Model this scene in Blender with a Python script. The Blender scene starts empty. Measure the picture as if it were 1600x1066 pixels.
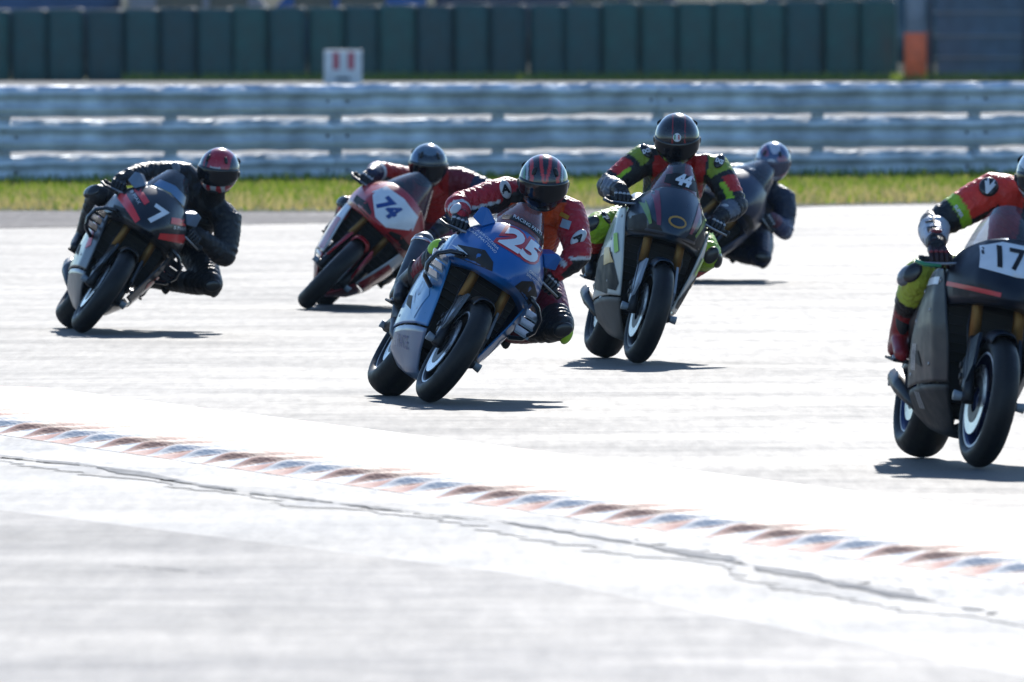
import bpy, bmesh, math, random
import numpy as np
from mathutils import Vector, Matrix, Euler
from mathutils.bvhtree import BVHTree
random.seed(7)
R = math.radians
scene = bpy.context.scene
COL = scene.collection

# ------------------------------------------------------------------ camera
FPX = 22000.0            # focal length in photo pixels (1600 wide)
HCAM = 2.16              # camera height
PITCH = math.atan(551.0 / FPX)
cam_d = bpy.data.cameras.new('camera')
cam = bpy.data.objects.new('camera', cam_d)
COL.objects.link(cam)
cam_d.sensor_width = 36.0
cam_d.lens = FPX * 36.0 / 1600.0
cam_d.clip_start = 1.0
cam_d.clip_end = 3000.0
cam.location = (0, 0, HCAM)
cam.rotation_euler = (R(90) - PITCH, 0, 0)
cam_d.dof.use_dof = True
cam_d.dof.focus_distance = 74.5
cam_d.dof.aperture_fstop = 9.0
scene.camera = cam

# ------------------------------------------------------------------ sky and sun
SUN_EL = R(32.0)
SUN_DX = 0.10            # sun stands a little to the right behind the riders
sd = Vector((SUN_DX, 1.0, 0)).normalized()
sun_dir = Vector((sd.x * math.cos(SUN_EL), sd.y * math.cos(SUN_EL), math.sin(SUN_EL)))
world = bpy.data.worlds.new('World')
scene.world = world
world.use_nodes = True
wn = world.node_tree
sky = wn.nodes.new('ShaderNodeTexSky')
sky.sky_type = 'NISHITA'
sky.sun_disc = False
sky.sun_elevation = SUN_EL
sky.sun_rotation = math.atan2(sun_dir.x, sun_dir.y)
sky.air_density = 1.0
sky.dust_density = 0.3
sky.ozone_density = 3.0
bg = wn.nodes['Background']
tint = wn.nodes.new('ShaderNodeMix'); tint.data_type = 'RGBA'; tint.blend_type = 'MULTIPLY'; tint.inputs[0].default_value = 1
tint.inputs[7].default_value = (.85, 1.0, 1.14, 1)       # cool white balance of the picture
wn.links.new(sky.outputs[0], tint.inputs[6])
wn.links.new(tint.outputs[2], bg.inputs[0])
bg.inputs[1].default_value = 0.12
sun_d = bpy.data.lights.new('sun', 'SUN')
sun_d.energy = 4.2
sun_d.angle = R(0.53)
sun_d.color = (1.0, 0.955, 0.89)
sun = bpy.data.objects.new('sun', sun_d)
COL.objects.link(sun)
sun.rotation_euler = sun_dir.to_track_quat('Z', 'Y').to_euler()
sun.location = (10, 60, 60)
scene.view_settings.view_transform = 'Standard'
scene.view_settings.look = 'None'
scene.view_settings.exposure = 0.45
scene.view_settings.gamma = 1.0
scene.view_settings.use_curve_mapping = False
scene.cycles.use_denoising = True
scene.cycles.max_bounces = 6
scene.cycles.transparent_max_bounces = 12
scene.cycles.sample_clamp_indirect = 6.0
scene.cycles.volume_bounces = 0

CP, SP = math.cos(PITCH), math.sin(PITCH)
def at(px, py, Y):
    """world point seen at photo pixel (px, py) at distance Y"""
    u, v = (px - 800) / FPX, (533 - py) / FPX
    t = Y / (v * SP + CP)
    return Vector((t * u, Y, HCAM + t * (v * CP - SP)))
def gp(px, py, z=0.0):
    """ground point seen at a photo pixel"""
    u, v = (px - 800) / FPX, (533 - py) / FPX
    t = (z - HCAM) / (v * CP - SP)
    return Vector((t * u, t * (v * SP + CP), z))

# ------------------------------------------------------------------ materials
MATS = {}
def mat(name, color=(.5, .5, .5), rough=.5, metal=0., coat=0., vary=.12, vscale=14., bump=0., bscale=60., attr=None, spec=.5, sheen=0.):
    if name in MATS: return MATS[name]
    m = bpy.data.materials.new(name); m.use_nodes = True
    nt = m.node_tree; N = nt.nodes; L = nt.links
    b = N['Principled BSDF']
    b.inputs['Roughness'].default_value = rough
    b.inputs['Metallic'].default_value = metal
    b.inputs['Coat Weight'].default_value = coat
    b.inputs['Coat Roughness'].default_value = .08
    b.inputs['Specular IOR Level'].default_value = spec
    if sheen: b.inputs['Sheen Weight'].default_value = sheen
    tc = N.new('ShaderNodeTexCoord')
    nz = N.new('ShaderNodeTexNoise'); nz.inputs['Scale'].default_value = vscale; nz.inputs['Detail'].default_value = 5
    L.new(tc.outputs['Object'], nz.inputs['Vector'])
    mr = N.new('ShaderNodeMapRange'); mr.inputs[1].default_value = .3; mr.inputs[2].default_value = .7
    mr.inputs[3].default_value = 1 - vary; mr.inputs[4].default_value = 1 + vary
    L.new(nz.outputs[0], mr.inputs[0])
    mx = N.new('ShaderNodeMix'); mx.data_type = 'RGBA'; mx.blend_type = 'MULTIPLY'; mx.inputs[0].default_value = 1
    if attr:
        at_ = N.new('ShaderNodeAttribute'); at_.attribute_name = attr
        L.new(at_.outputs['Color'], mx.inputs[6])
    else:
        mx.inputs[6].default_value = (*color, 1)
    L.new(mr.outputs[0], mx.inputs[7])
    L.new(mx.outputs[2], b.inputs['Base Color'])
    r2 = N.new('ShaderNodeMapRange'); r2.inputs[1].default_value = .3; r2.inputs[2].default_value = .7
    r2.inputs[3].default_value = max(.02, rough - .07); r2.inputs[4].default_value = min(1, rough + .1)
    L.new(nz.outputs[0], r2.inputs[0]); L.new(r2.outputs[0], b.inputs['Roughness'])
    if bump:
        n2 = N.new('ShaderNodeTexNoise'); n2.inputs['Scale'].default_value = bscale; n2.inputs['Detail'].default_value = 3
        L.new(tc.outputs['Object'], n2.inputs['Vector'])
        bp = N.new('ShaderNodeBump'); bp.inputs['Strength'].default_value = bump; bp.inputs['Distance'].default_value = .01
        L.new(n2.outputs[0], bp.inputs['Height']); L.new(bp.outputs[0], b.inputs['Normal'])
    MATS[name] = m
    return m

def ground_mat(name, c1, c2, rough, scale, stretch=(1, 1, 1), bump=.25, bscale=90., spec=.5, speck=0., gscale=14., grain=.35, streak=.5):
    m = bpy.data.materials.new(name); m.use_nodes = True
    nt = m.node_tree; N = nt.nodes; L = nt.links
    b = N['Principled BSDF']; b.inputs['Specular IOR Level'].default_value = spec
    tc = N.new('ShaderNodeTexCoord'); mp = N.new('ShaderNodeMapping'); mp.inputs['Scale'].default_value = stretch
    L.new(tc.outputs['Object'], mp.inputs['Vector'])
    nz = N.new('ShaderNodeTexNoise'); nz.inputs['Scale'].default_value = scale; nz.inputs['Detail'].default_value = 8; nz.inputs['Roughness'].default_value = .65
    L.new(mp.outputs[0], nz.inputs['Vector'])
    cr = N.new('ShaderNodeValToRGB'); cr.color_ramp.elements[0].position = .32; cr.color_ramp.elements[1].position = .68
    cr.color_ramp.elements[0].color = (*c1, 1); cr.color_ramp.elements[1].color = (*c2, 1)
    L.new(nz.outputs[0], cr.inputs[0])
    last = cr.outputs[0]
    n3 = N.new('ShaderNodeTexNoise'); n3.inputs['Scale'].default_value = bscale; n3.inputs['Detail'].default_value = 4
    L.new(tc.outputs['Object'], n3.inputs['Vector'])
    if speck:
        mr = N.new('ShaderNodeMapRange'); mr.inputs[1].default_value = .35; mr.inputs[2].default_value = .65
        mr.inputs[3].default_value = 1 - speck; mr.inputs[4].default_value = 1 + speck
        L.new(n3.outputs[0], mr.inputs[0])
        mx = N.new('ShaderNodeMix'); mx.data_type = 'RGBA'; mx.blend_type = 'MULTIPLY'; mx.inputs[0].default_value = 1
        L.new(last, mx.inputs[6]); L.new(mr.outputs[0], mx.inputs[7]); last = mx.outputs[2]
    L.new(last, b.inputs['Base Color'])
    # long grain and streaks, so that they still show at a low angle
    mg = N.new('ShaderNodeMapping'); mg.inputs['Scale'].default_value = (1, .07, 1); L.new(tc.outputs['Object'], mg.inputs['Vector'])
    ng = N.new('ShaderNodeTexNoise'); ng.inputs['Scale'].default_value = gscale; ng.inputs['Detail'].default_value = 4; ng.inputs['Roughness'].default_value = .7
    L.new(mg.outputs[0], ng.inputs['Vector'])
    mo = N.new('ShaderNodeMapping'); mo.inputs['Scale'].default_value = (.25, .5, 1); mo.inputs['Rotation'].default_value = (0, 0, R(8)); L.new(tc.outputs['Object'], mo.inputs['Vector'])
    no = N.new('ShaderNodeTexNoise'); no.inputs['Scale'].default_value = 1.3; no.inputs['Detail'].default_value = 6; no.inputs['Roughness'].default_value = .7
    L.new(mo.outputs[0], no.inputs['Vector'])
    ad = N.new('ShaderNodeMath'); ad.operation = 'MULTIPLY_ADD'; ad.inputs[1].default_value = grain; L.new(ng.outputs[0], ad.inputs[0])
    a2 = N.new('ShaderNodeMath'); a2.operation = 'MULTIPLY'; a2.inputs[1].default_value = streak; L.new(no.outputs[0], a2.inputs[0])
    a3 = N.new('ShaderNodeMath'); a3.operation = 'ADD'; a3.inputs[1].default_value = rough - .5 * grain - .5 * streak; L.new(a2.outputs[0], a3.inputs[0])
    L.new(a3.outputs[0], ad.inputs[2]); L.new(ad.outputs[0], b.inputs['Roughness'])
    if bump:
        bp = N.new('ShaderNodeBump'); bp.inputs['Strength'].default_value = bump; bp.inputs['Distance'].default_value = .006
        L.new(n3.outputs[0], bp.inputs['Height']); L.new(bp.outputs[0], b.inputs['Normal'])
    return m

# ------------------------------------------------------------------ object helpers
def link(name, me, parent=None, loc=None):
    o = bpy.data.objects.new(name, me)
    COL.objects.link(o)
    if parent is not None: o.parent = parent
    if loc is not None: o.location = loc
    return o
def empty(name, loc=(0, 0, 0), rot=(0, 0, 0), parent=None):
    o = bpy.data.objects.new(name, None); COL.objects.link(o)
    o.location = loc; o.rotation_euler = rot; o.empty_display_size = .1
    if parent is not None: o.parent = parent
    return o
def tag(o, label=None, cat=None, group=None, kind=None):
    if label: o['label'] = label
    if cat: o['category'] = cat
    if group: o['group'] = group
    if kind: o['kind'] = kind
    return o
def setmats(me, mats):
    for m in (mats if isinstance(mats, (list, tuple)) else [mats]): me.materials.append(m)
def smooth(me, v=True):
    me.polygons.foreach_set('use_smooth', [v] * len(me.polygons))
def mesh(name, verts, faces, m, parent=None, sm=False, mi=None, loc=None):
    me = bpy.data.meshes.new(name)
    me.from_pydata([tuple(v) for v in verts], [], faces)
    if mi is not None: me.polygons.foreach_set('material_index', mi)
    setmats(me, m)
    if sm: smooth(me)
    me.validate(); me.update()
    return link(name, me, parent, loc)
def bmobj(name, bm, m, parent=None, sm=False, loc=None):
    bmesh.ops.recalc_face_normals(bm, faces=bm.faces)
    me = bpy.data.meshes.new(name); bm.to_mesh(me); bm.free()
    setmats(me, m)
    if sm: smooth(me)
    return link(name, me, parent, loc)
def bake(me_in, mods):
    """run modifiers over a mesh and return the evaluated mesh"""
    o = bpy.data.objects.new('tmp', me_in); COL.objects.link(o)
    for typ, props in mods:
        md = o.modifiers.new(typ, typ)
        for k, v in props.items(): setattr(md, k, v)
    dg = bpy.context.evaluated_depsgraph_get(); dg.update()
    me = bpy.data.meshes.new_from_object(o.evaluated_get(dg))
    bpy.data.objects.remove(o); bpy.data.meshes.remove(me_in)
    return me
def box(bm, c, s, rot=None, bev=0.):
    r = bmesh.ops.create_cube(bm, size=1.0)
    vs = r['verts']
    M = Matrix.Translation(Vector(c)) @ (rot.to_4x4() if rot is not None else Matrix.Identity(4)) @ Matrix.Diagonal((*s, 1))
    bmesh.ops.transform(bm, matrix=M, verts=vs)
    if bev:
        es = list({e for v in vs for e in v.link_edges})
        bmesh.ops.bevel(bm, geom=es, offset=bev, segments=2, affect='EDGES', profile=.6)
def frame_of(d):
    d = d.normalized()
    a = Vector((0, 0, 1)) if abs(d.z) < .9 else Vector((1, 0, 0))
    x = d.cross(a).normalized(); y = d.cross(x).normalized()
    return x, y
def tube(bm, pts, rad, seg=10, cap=True, round_end=False):
    pts = [Vector(p) for p in pts]
    rad = list(rad) if isinstance(rad, (list, tuple)) else [rad] * len(pts)
    if round_end:
        d0 = (pts[0] - pts[1]).normalized(); d1 = (pts[-1] - pts[-2]).normalized()
        pts = [pts[0] + d0 * rad[0] * .95, pts[0] + d0 * rad[0] * .6] + pts + [pts[-1] + d1 * rad[-1] * .6, pts[-1] + d1 * rad[-1] * .95]
        rad = [rad[0] * .3, rad[0] * .8] + rad + [rad[-1] * .8, rad[-1] * .3]
    rings = []; px = None
    for i, p in enumerate(pts):
        d = (pts[min(i + 1, len(pts) - 1)] - pts[max(i - 1, 0)])
        if d.length < 1e-9: d = Vector((0, 0, 1))
        d.normalize()
        if px is None: x, y = frame_of(d)
        else:
            x = (px - d * px.dot(d))
            if x.length < 1e-6: x, y = frame_of(d)
            x.normalize(); y = d.cross(x)
        px = x
        rings.append([bm.verts.new(p + (x * math.cos(2 * math.pi * k / seg) + y * math.sin(2 * math.pi * k / seg)) * rad[i]) for k in range(seg)])
    for a, b in zip(rings, rings[1:]):
        for k in range(seg): bm.faces.new((a[k], a[(k + 1) % seg], b[(k + 1) % seg], b[k]))
    if cap:
        bm.faces.new(rings[0][::-1]); bm.faces.new(rings[-1])
def lathe_x(bm, prof, seg=48, closed=False):
    """revolve (x, r) profile round the x axis"""
    rings = []
    for k in range(seg):
        a = 2 * math.pi * k / seg
        rings.append([bm.verts.new((x, r * math.cos(a), r * math.sin(a))) for x, r in prof])
    n = len(prof)
    for k in range(seg):
        A, B = rings[k], rings[(k + 1) % seg]
        for i in range(n if closed else n - 1):
            j = (i + 1) % n
            bm.faces.new((A[i], A[j], B[j], B[i]))
def ellipsoid(bm, c, s, rot=None, u=14, v=8):
    r = bmesh.ops.create_uvsphere(bm, u_segments=u, v_segments=v, radius=1)
    M = Matrix.Translation(Vector(c)) @ (rot.to_4x4() if rot is not None else Matrix.Identity(4)) @ Matrix.Diagonal((*s, 1))
    bmesh.ops.transform(bm, matrix=M, verts=r['verts'])
def grid_mesh(rows, mirror=False, flip=False):
    """quads from rows of points; mirror adds the -x half sharing the first column"""
    V = []; F = []
    nr = len(rows); nc = len(rows[0])
    if mirror:
        full = []
        for r in rows:
            full.append([(-p[0], p[1], p[2]) for p in r[:0:-1]] + [tuple(p) for p in r])
        rows = full; nc = len(rows[0])
    for r in rows: V += [tuple(p) for p in r]
    for i in range(nr - 1):
        for j in range(nc - 1):
            f = (i * nc + j, i * nc + j + 1, (i + 1) * nc + j + 1, (i + 1) * nc + j)
            F.append(f[::-1] if flip else f)
    return V, F
def panel(name, rows, m, parent, mirror=False, level=2, thick=.008, flip=False, extra=(), crow={}, ccol={}):
    V, F = grid_mesh(rows, mirror, flip)
    me = bpy.data.meshes.new(name); me.from_pydata(V, [], F); me.update()
    if crow or ccol:
        nc = len(rows[0]) * 2 - 1 if mirror else len(rows[0]); h = len(rows[0]) - 1 if mirror else 0
        at_ = me.attributes.new('crease_edge', 'FLOAT', 'EDGE')
        for e in me.edges:
            a, b = e.vertices; ra, rb, ca, cb = a // nc, b // nc, abs(a % nc - h), abs(b % nc - h)
            v = 0.
            if ra == rb and ra in crow: v = crow[ra]
            if a % nc == b % nc and ca in ccol: v = max(v, ccol[ca])
            at_.data[e.index].value = v
    mods = [('SUBSURF', dict(levels=level, render_levels=level, boundary_smooth='PRESERVE_CORNERS'))]
    if thick: mods.append(('SOLIDIFY', dict(thickness=thick, offset=-1)))
    me = bake(me, mods + list(extra))
    me.materials.clear(); setmats(me, m); smooth(me)
    return link(name, me, parent)

def text_mesh(s, size, shear=0., bold=0., space=1.0, line=1.0):
    cu = bpy.data.curves.new('txt', 'FONT'); cu.body = s; cu.size = size
    cu.align_x = 'CENTER'; cu.align_y = 'CENTER'; cu.shear = shear; cu.offset = bold
    cu.space_character = space; cu.resolution_u = 3; cu.space_line = line
    o = bpy.data.objects.new('txt', cu); COL.objects.link(o)
    dg = bpy.context.evaluated_depsgraph_get(); dg.update()
    me = bpy.data.meshes.new_from_object(o.evaluated_get(dg))
    bpy.data.objects.remove(o); bpy.data.curves.remove(cu)
    return me
def bvh_of(o):
    me = o.data
    return BVHTree.FromPolygons([v.co.copy() for v in me.vertices], [tuple(p.vertices) for p in me.polygons])
def decal(name, shape, target, m, parent, org, ax, ay, lift=.003, cut=.03, tol=.25, bv=None):
    """vinyl laid on a panel. shape: mesh or 2-D polygon; org + x*ax + y*ay is projected along ax x ay"""
    ax = Vector(ax).normalized(); ay = Vector(ay).normalized(); nrm = ax.cross(ay).normalized(); org = Vector(org)
    bm = bmesh.new()
    if isinstance(shape, list):
        vs = [bm.verts.new((x, y, 0)) for x, y in shape]; bm.faces.new(vs)
    else:
        bm.from_mesh(shape); bpy.data.meshes.remove(shape)
    bmesh.ops.remove_doubles(bm, verts=bm.verts, dist=1e-5)
    bmesh.ops.triangulate(bm, faces=bm.faces)
    # slice on a regular lattice so that the sheet can bend with the panel
    xs = [v.co.x for v in bm.verts]; ys = [v.co.y for v in bm.verts]
    for lo, hi, n in ((min(xs), max(xs), Vector((1, 0, 0))), (min(ys), max(ys), Vector((0, 1, 0)))):
        k = int((hi - lo) / cut)
        for i in range(1, k + 1):
            c = lo + (hi - lo) * i / (k + 1)
            bmesh.ops.bisect_plane(bm, geom=list(bm.verts) + list(bm.edges) + list(bm.faces), plane_co=n * c, plane_no=n)
    bv = bv or bvh_of(target)
    kill = []
    for v in bm.verts:
        p = org + ax * v.co.x + ay * v.co.y
        h = bv.ray_cast(p + nrm * 1.5, -nrm, 3)
        if h[0] is None:
            kill.append(v)
        else:
            nn = h[1] if h[1].dot(nrm) > 0 else -h[1]
            v.co = h[0] + (nrm * .6 + nn * .4).normalized() * lift
    if kill: bmesh.ops.delete(bm, geom=kill, context='VERTS')
    if not bm.faces: bm.free(); return None
    for f in bm.faces:
        if f.normal.dot(nrm) < 0: pass
    me = bpy.data.meshes.new(name); bm.to_mesh(me); bm.free(); setmats(me, m); smooth(me)
    return link(name, me, parent)

# ------------------------------------------------------------------ ground
M_track = ground_mat('track_asphalt', (.060, .058, .056), (.095, .092, .088), .722, .35, (1, .35, 1), bump=.30, bscale=70, speck=.35, grain=.15, streak=.28)
M_near = ground_mat('near_asphalt', (.055, .057, .062), (.12, .12, .125), .75, .6, (.55, .35, 1), bump=.30, bscale=45, speck=.25, grain=.12, streak=.30, gscale=8)
M_conc = ground_mat('apron_concrete', (.22, .215, .205), (.34, .335, .32), .74, .9, (.6, .5, 1), bump=.15, bscale=40, speck=.12)
M_dirt = ground_mat('dirt', (.13, .115, .105), (.21, .19, .175), .9, 1.2, (.6, 1, 1), bump=.6, bscale=25, spec=.2, speck=.3)
M_soil = ground_mat('verge_soil', (.07, .09, .025), (.12, .13, .05), .95, .8, bump=.5, bscale=20, spec=.1)
M_serv = ground_mat('service_road', (.17, .165, .155), (.26, .25, .235), .95, .25, (1, .3, 1), bump=.35, bscale=30, speck=.3)
M_tar = ground_mat('tar_seal', (.09, .09, .095), (.30, .30, .295), .85, 6., bump=.5, bscale=40, spec=.2)

def sheet(name, pts, z, m, kind='structure', nx=0):
    V = [(p[0], p[1], z) for p in pts]
    o = mesh(name, V, [tuple(range(len(V)))], m)
    if kind: tag(o, kind=kind)
    return o
sheet('track', [(-260, -15), (260, -15), (260, 470), (-260, 470)], 0.0, M_track)

def line_pts(pix, ext=40.):
    """pixel polyline -> ground polyline, prolonged at both ends"""
    P = [gp(*p) for p in pix]
    d0 = (P[0] - P[1]).normalized(); d1 = (P[-1] - P[-2]).normalized()
    return [P[0] + d0 * ext] + P + [P[-1] + d1 * ext]
def strip(name, A, B, z, m, kind='structure'):
    n = min(len(A), len(B))
    V = [(p.x, p.y, z) for p in A] + [(p.x, p.y, z) for p in B]
    F = [(i, i + 1, len(A) + i + 1, len(A) + i) for i in range(n - 1)]
    o = mesh(name, V, F, m)
    if kind: tag(o, kind=kind)
    return o
# far verge: dirt then grass up to the guardrail, service road behind it
edgeA = line_pts([(0, 357), (500, 349), (1000, 333), (1300, 322), (1600, 317)])     # asphalt edge
edgeB = line_pts([(0, 331), (500, 332), (1000, 328), (1300, 321), (1600, 316)])     # dirt / grass
GR0, GR1 = gp(0, 297), gp(1600, 285)
gd = (GR1 - GR0).normalized(); gn = Vector((-gd.y, gd.x, 0))
edgeC = [GR0 - gd * 60 + gn * 1.2, GR0 + gn * 1.2, GR0.lerp(GR1, .3) + gn * 1.2, GR0.lerp(GR1, .6) + gn * 1.2, GR0.lerp(GR1, .8) + gn * 1.2, GR1 + gn * 1.2, GR1 + gd * 60 + gn * 1.2]
strip('dirt_strip', edgeA, edgeB, .006, M_dirt)
strip('grass_verge', edgeB, edgeC, .012, M_soil)
sheet('service_road', [(-200, 165), (200, 165), (200, 325), (-200, 325)], .008, M_serv)
sheet('far_verge', [(-200, 325), (200, 325), (200, 460), (-200, 460)], .012, M_soil)

# foreground: concrete apron beside the kerb, a tar joint, then old asphalt
KA, KB = gp(0, 681), gp(1600, 914)
ke = (KB - KA).normalized(); kn = Vector((-ke.y, ke.x, 0))
if kn.x < 0: kn = -kn
lineK = [KA - ke * 30 + kn * .35] + [KA + (KB - KA) * t + kn * .35 for t in (0, .5, 1)] + [KB + ke * 25 + kn * .35]
lineM = line_pts([(0, 716), (800, 808), (1600, 972)], 25)
lineP = line_pts([(0, 800), (800, 900), (1600, 1062)], 25)
strip('concrete_apron', lineK, lineM, .004, M_conc)
strip('apron_edge', lineM, lineP, .006, ground_mat('worn_concrete', (.15, .148, .145), (.28, .275, .265), .74, 1.1, (.5, .3, 1), bump=.25, bscale=45, speck=.2, grain=.15, streak=.22))
lineQ = [Vector((-60, -10, 0)), Vector((-30, -10, 0)), Vector((0, -10, 0)), Vector((40, -10, 0)), Vector((60, -10, 0))]
strip('near_pavement', lineP, lineQ, .0085, M_near)
# tar joint with ragged edges
def ragged(name, pix, w0, w1, z, seed, m=None):
    rnd = random.Random(seed)
    P = [gp(*p) for p in pix]; n = 260; A = []; B = []
    ws = [rnd.random() for _ in range(n + 12)]; ws = [sum(ws[i:i + 9]) / 9 for i in range(n + 1)]
    for i in range(n + 1):
        t = i / n * (len(P) - 1); k = min(int(t), len(P) - 2); p = P[k].lerp(P[k + 1], t - k)
        d = (P[k + 1] - P[k]).normalized(); nn = Vector((-d.y, d.x, 0))
        w = (w0 + (w1 - w0) * (i / n)) * max(.08, .3 + 5.5 * (ws[i] - .42)) * (.8 + .4 * rnd.random())
        o = (rnd.random() - .5) * .012
        A.append(p + nn * (w + o)); B.append(p - nn * (w - o))
    strip(name, A, B, z, m or M_tar)
M_stain = ground_mat('stained_concrete', (.16, .158, .155), (.30, .295, .29), .755, 1.6, (.6, .3, 1), bump=.2, bscale=40, grain=.2, streak=.3)
ragged('stained_joint', [(-60, 716), (150, 738), (330, 769), (520, 794), (800, 827), (1100, 878), (1400, 941), (1640, 990)], .13, .12, .0095, 8, M_stain)
ragged('tar_joint', [(-40, 712), (150, 733), (330, 765), (520, 790), (800, 822), (1100, 872), (1400, 935), (1580, 968)], .032, .045, .0135, 3)
ragged('tar_crack', [(180, 888), (260, 893), (330, 900)], .012, .004, .0135, 5)

# ------------------------------------------------------------------ kerb with saw-tooth blocks
kerb = empty('kerb', KA); tag(kerb, kind='structure')
K_red = mat('kerb_red_paint', (.36, .13, .09), .65, vary=.4, vscale=9, bump=.3, bscale=50)
K_white = mat('kerb_white_paint', (.58, .58, .57), .65, vary=.3, vscale=9, bump=.3, bscale=50)
PER = .55
def kerb_mesh(name, ramp, drop):
    ns = [0, .02, .05, .08, .11, .15, .2, .27, .35, .45, .58, .75, 1.0, 1.35, 1.9]
    es = [0, .13, .27, .41, .480, .497, .514, .532, .55]
    sw = [0, .28, .60, .90, 1.0, .76, .48, .20, 0]
    sm = lambda t: t * t * (3 - 2 * t)
    V = []
    for i, n in enumerate(ns):
        top = .054 * sm(min(1, n / .15))
        tr = .054 * (min(1, n / .62)) ** .85 * .98
        if n > .68:
            k = (n - .68) / 1.22; top = tr = .054 * (1 - .93 * sm(k))
        for e, s in zip(es, sw):
            ee = e
            V.append(tuple(ke * ee + kn * n + Vector((0, 0, .006 + tr + (top - tr) * s))))
    nc = len(es); F = []; MI = []
    for i in range(len(ns) - 1):
        for j in range(nc - 1):
            F.append((i * nc + j, i * nc + j + 1, (i + 1) * nc + j + 1, (i + 1) * nc + j))
            MI.append(1 if 3 <= j <= 6 else 0)
    # skirt down into the ground along the outer edge
    me = bpy.data.meshes.new(name); me.from_pydata(V, [], F); me.polygons.foreach_set('material_index', MI)
    setmats(me, [ramp, drop]); smooth(me); me.update()
    return me
km = [kerb_mesh('kerb_block', K_white, K_red), kerb_mesh('kerb_block', K_white, K_red), kerb_mesh('kerb_block', K_red, K_white), kerb_mesh('kerb_block', K_red, K_white)]
nb = int((KB - KA).length / PER)
for i in range(-14, nb + 14):
    o = link('kerb_block', km[(i + 1) % 4], kerb, ke * (PER * i))

# ------------------------------------------------------------------ grass
def grass(name, pts_fn, n, h0, h1, cols, seed):
    rnd = random.Random(seed); V = []; F = []; C = []
    for i in range(n):
        p = pts_fn(rnd); fm = None
        if p is None: continue
        if isinstance(p, tuple): p, fm = p
        a = rnd.random() * 6.283; h = h0 + (h1 - h0) * rnd.random() ** 1.6; w = .012 + .012 * rnd.random()
        dx, dy = math.cos(a) * w, math.sin(a) * w
        lx, ly = (rnd.random() - .5) * h * .9, (rnd.random() - .5) * h * .9
        k = len(V)
        V += [(p.x - dx, p.y - dy, p.z), (p.x + dx, p.y + dy, p.z), (p.x + lx, p.y + ly, p.z + h)]
        F.append((k, k + 1, k + 2)); C.append(rnd.choice(cols) if fm is None else fm)
    mts = MATS_GRASS
    o = mesh(name, V, F, mts, mi=[int(c) for c in C])
    tag(o, kind='stuff')
    return o
def leafmat(name, c):
    m = bpy.data.materials.new(name); m.use_nodes = True; N = m.node_tree.nodes; L = m.node_tree.links
    b = N['Principled BSDF']; b.inputs['Base Color'].default_value = (*c, 1); b.inputs['Roughness'].default_value = .55
    b.inputs['Specular IOR Level'].default_value = .3
    t = N.new('ShaderNodeBsdfTranslucent'); t.inputs[0].default_value = (c[0] * 1.3, c[1] * 1.25, c[2] * .7, 1)
    mx = N.new('ShaderNodeMixShader'); mx.inputs[0].default_value = .45
    L.new(b.outputs[0], mx.inputs[1]); L.new(t.outputs[0], mx.inputs[2]); L.new(mx.outputs[0], N['Material Output'].inputs[0])
    return m
MATS_GRASS = [leafmat('grass_green', (.12, .20, .022)), leafmat('grass_light', (.21, .28, .045)), leafmat('grass_dry', (.40, .34, .20))]
def verge_pt(rnd):
    t = rnd.random() * 1.3 - .15; u = rnd.random()
    px = t * 1600
    b = gp(px, 331 if px < 600 else (331 - (px - 600) * .0145))
    c = GR0 + (GR1 - GR0) * t + gn * .3
    p = b.lerp(c, u); p.z = .012
    if u < .5 and rnd.random() > .15 + u * 1.5: return None
    if rnd.random() > u * 1.5 + .1: return (p, 2)
    return p
def verge_cols():
    pass
tag(grass('verge_grass', verge_pt, 80000, .03, .13, [0, 0, 1, 1, 1, 2], 11), 'sunlit short green grass between the track and the guardrail', 'grass')
def base_pt(rnd):
    t = rnd.random() * 1.3 - .15
    p = GR0 + (GR1 - GR0) * t - gn * (rnd.random() ** 2 * .9 + .1); p.z = .012
    return p
tag(grass('rail_grass', base_pt, 9000, .05, .2, [0, 0, 1], 12), 'taller grass growing along the foot of the guardrail', 'grass')
def far_pt(rnd):
    x = -9 + rnd.random() * 24
    y = 325.3 + rnd.random() * 2.2
    if x < -6 and rnd.random() < .5: return None
    return Vector((x, y, .012))
tag(grass('bank_grass', far_pt, 14000, .05, .26, [0, 1, 1], 13), 'ragged green grass at the foot of the dark tyre wall', 'grass')

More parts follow.
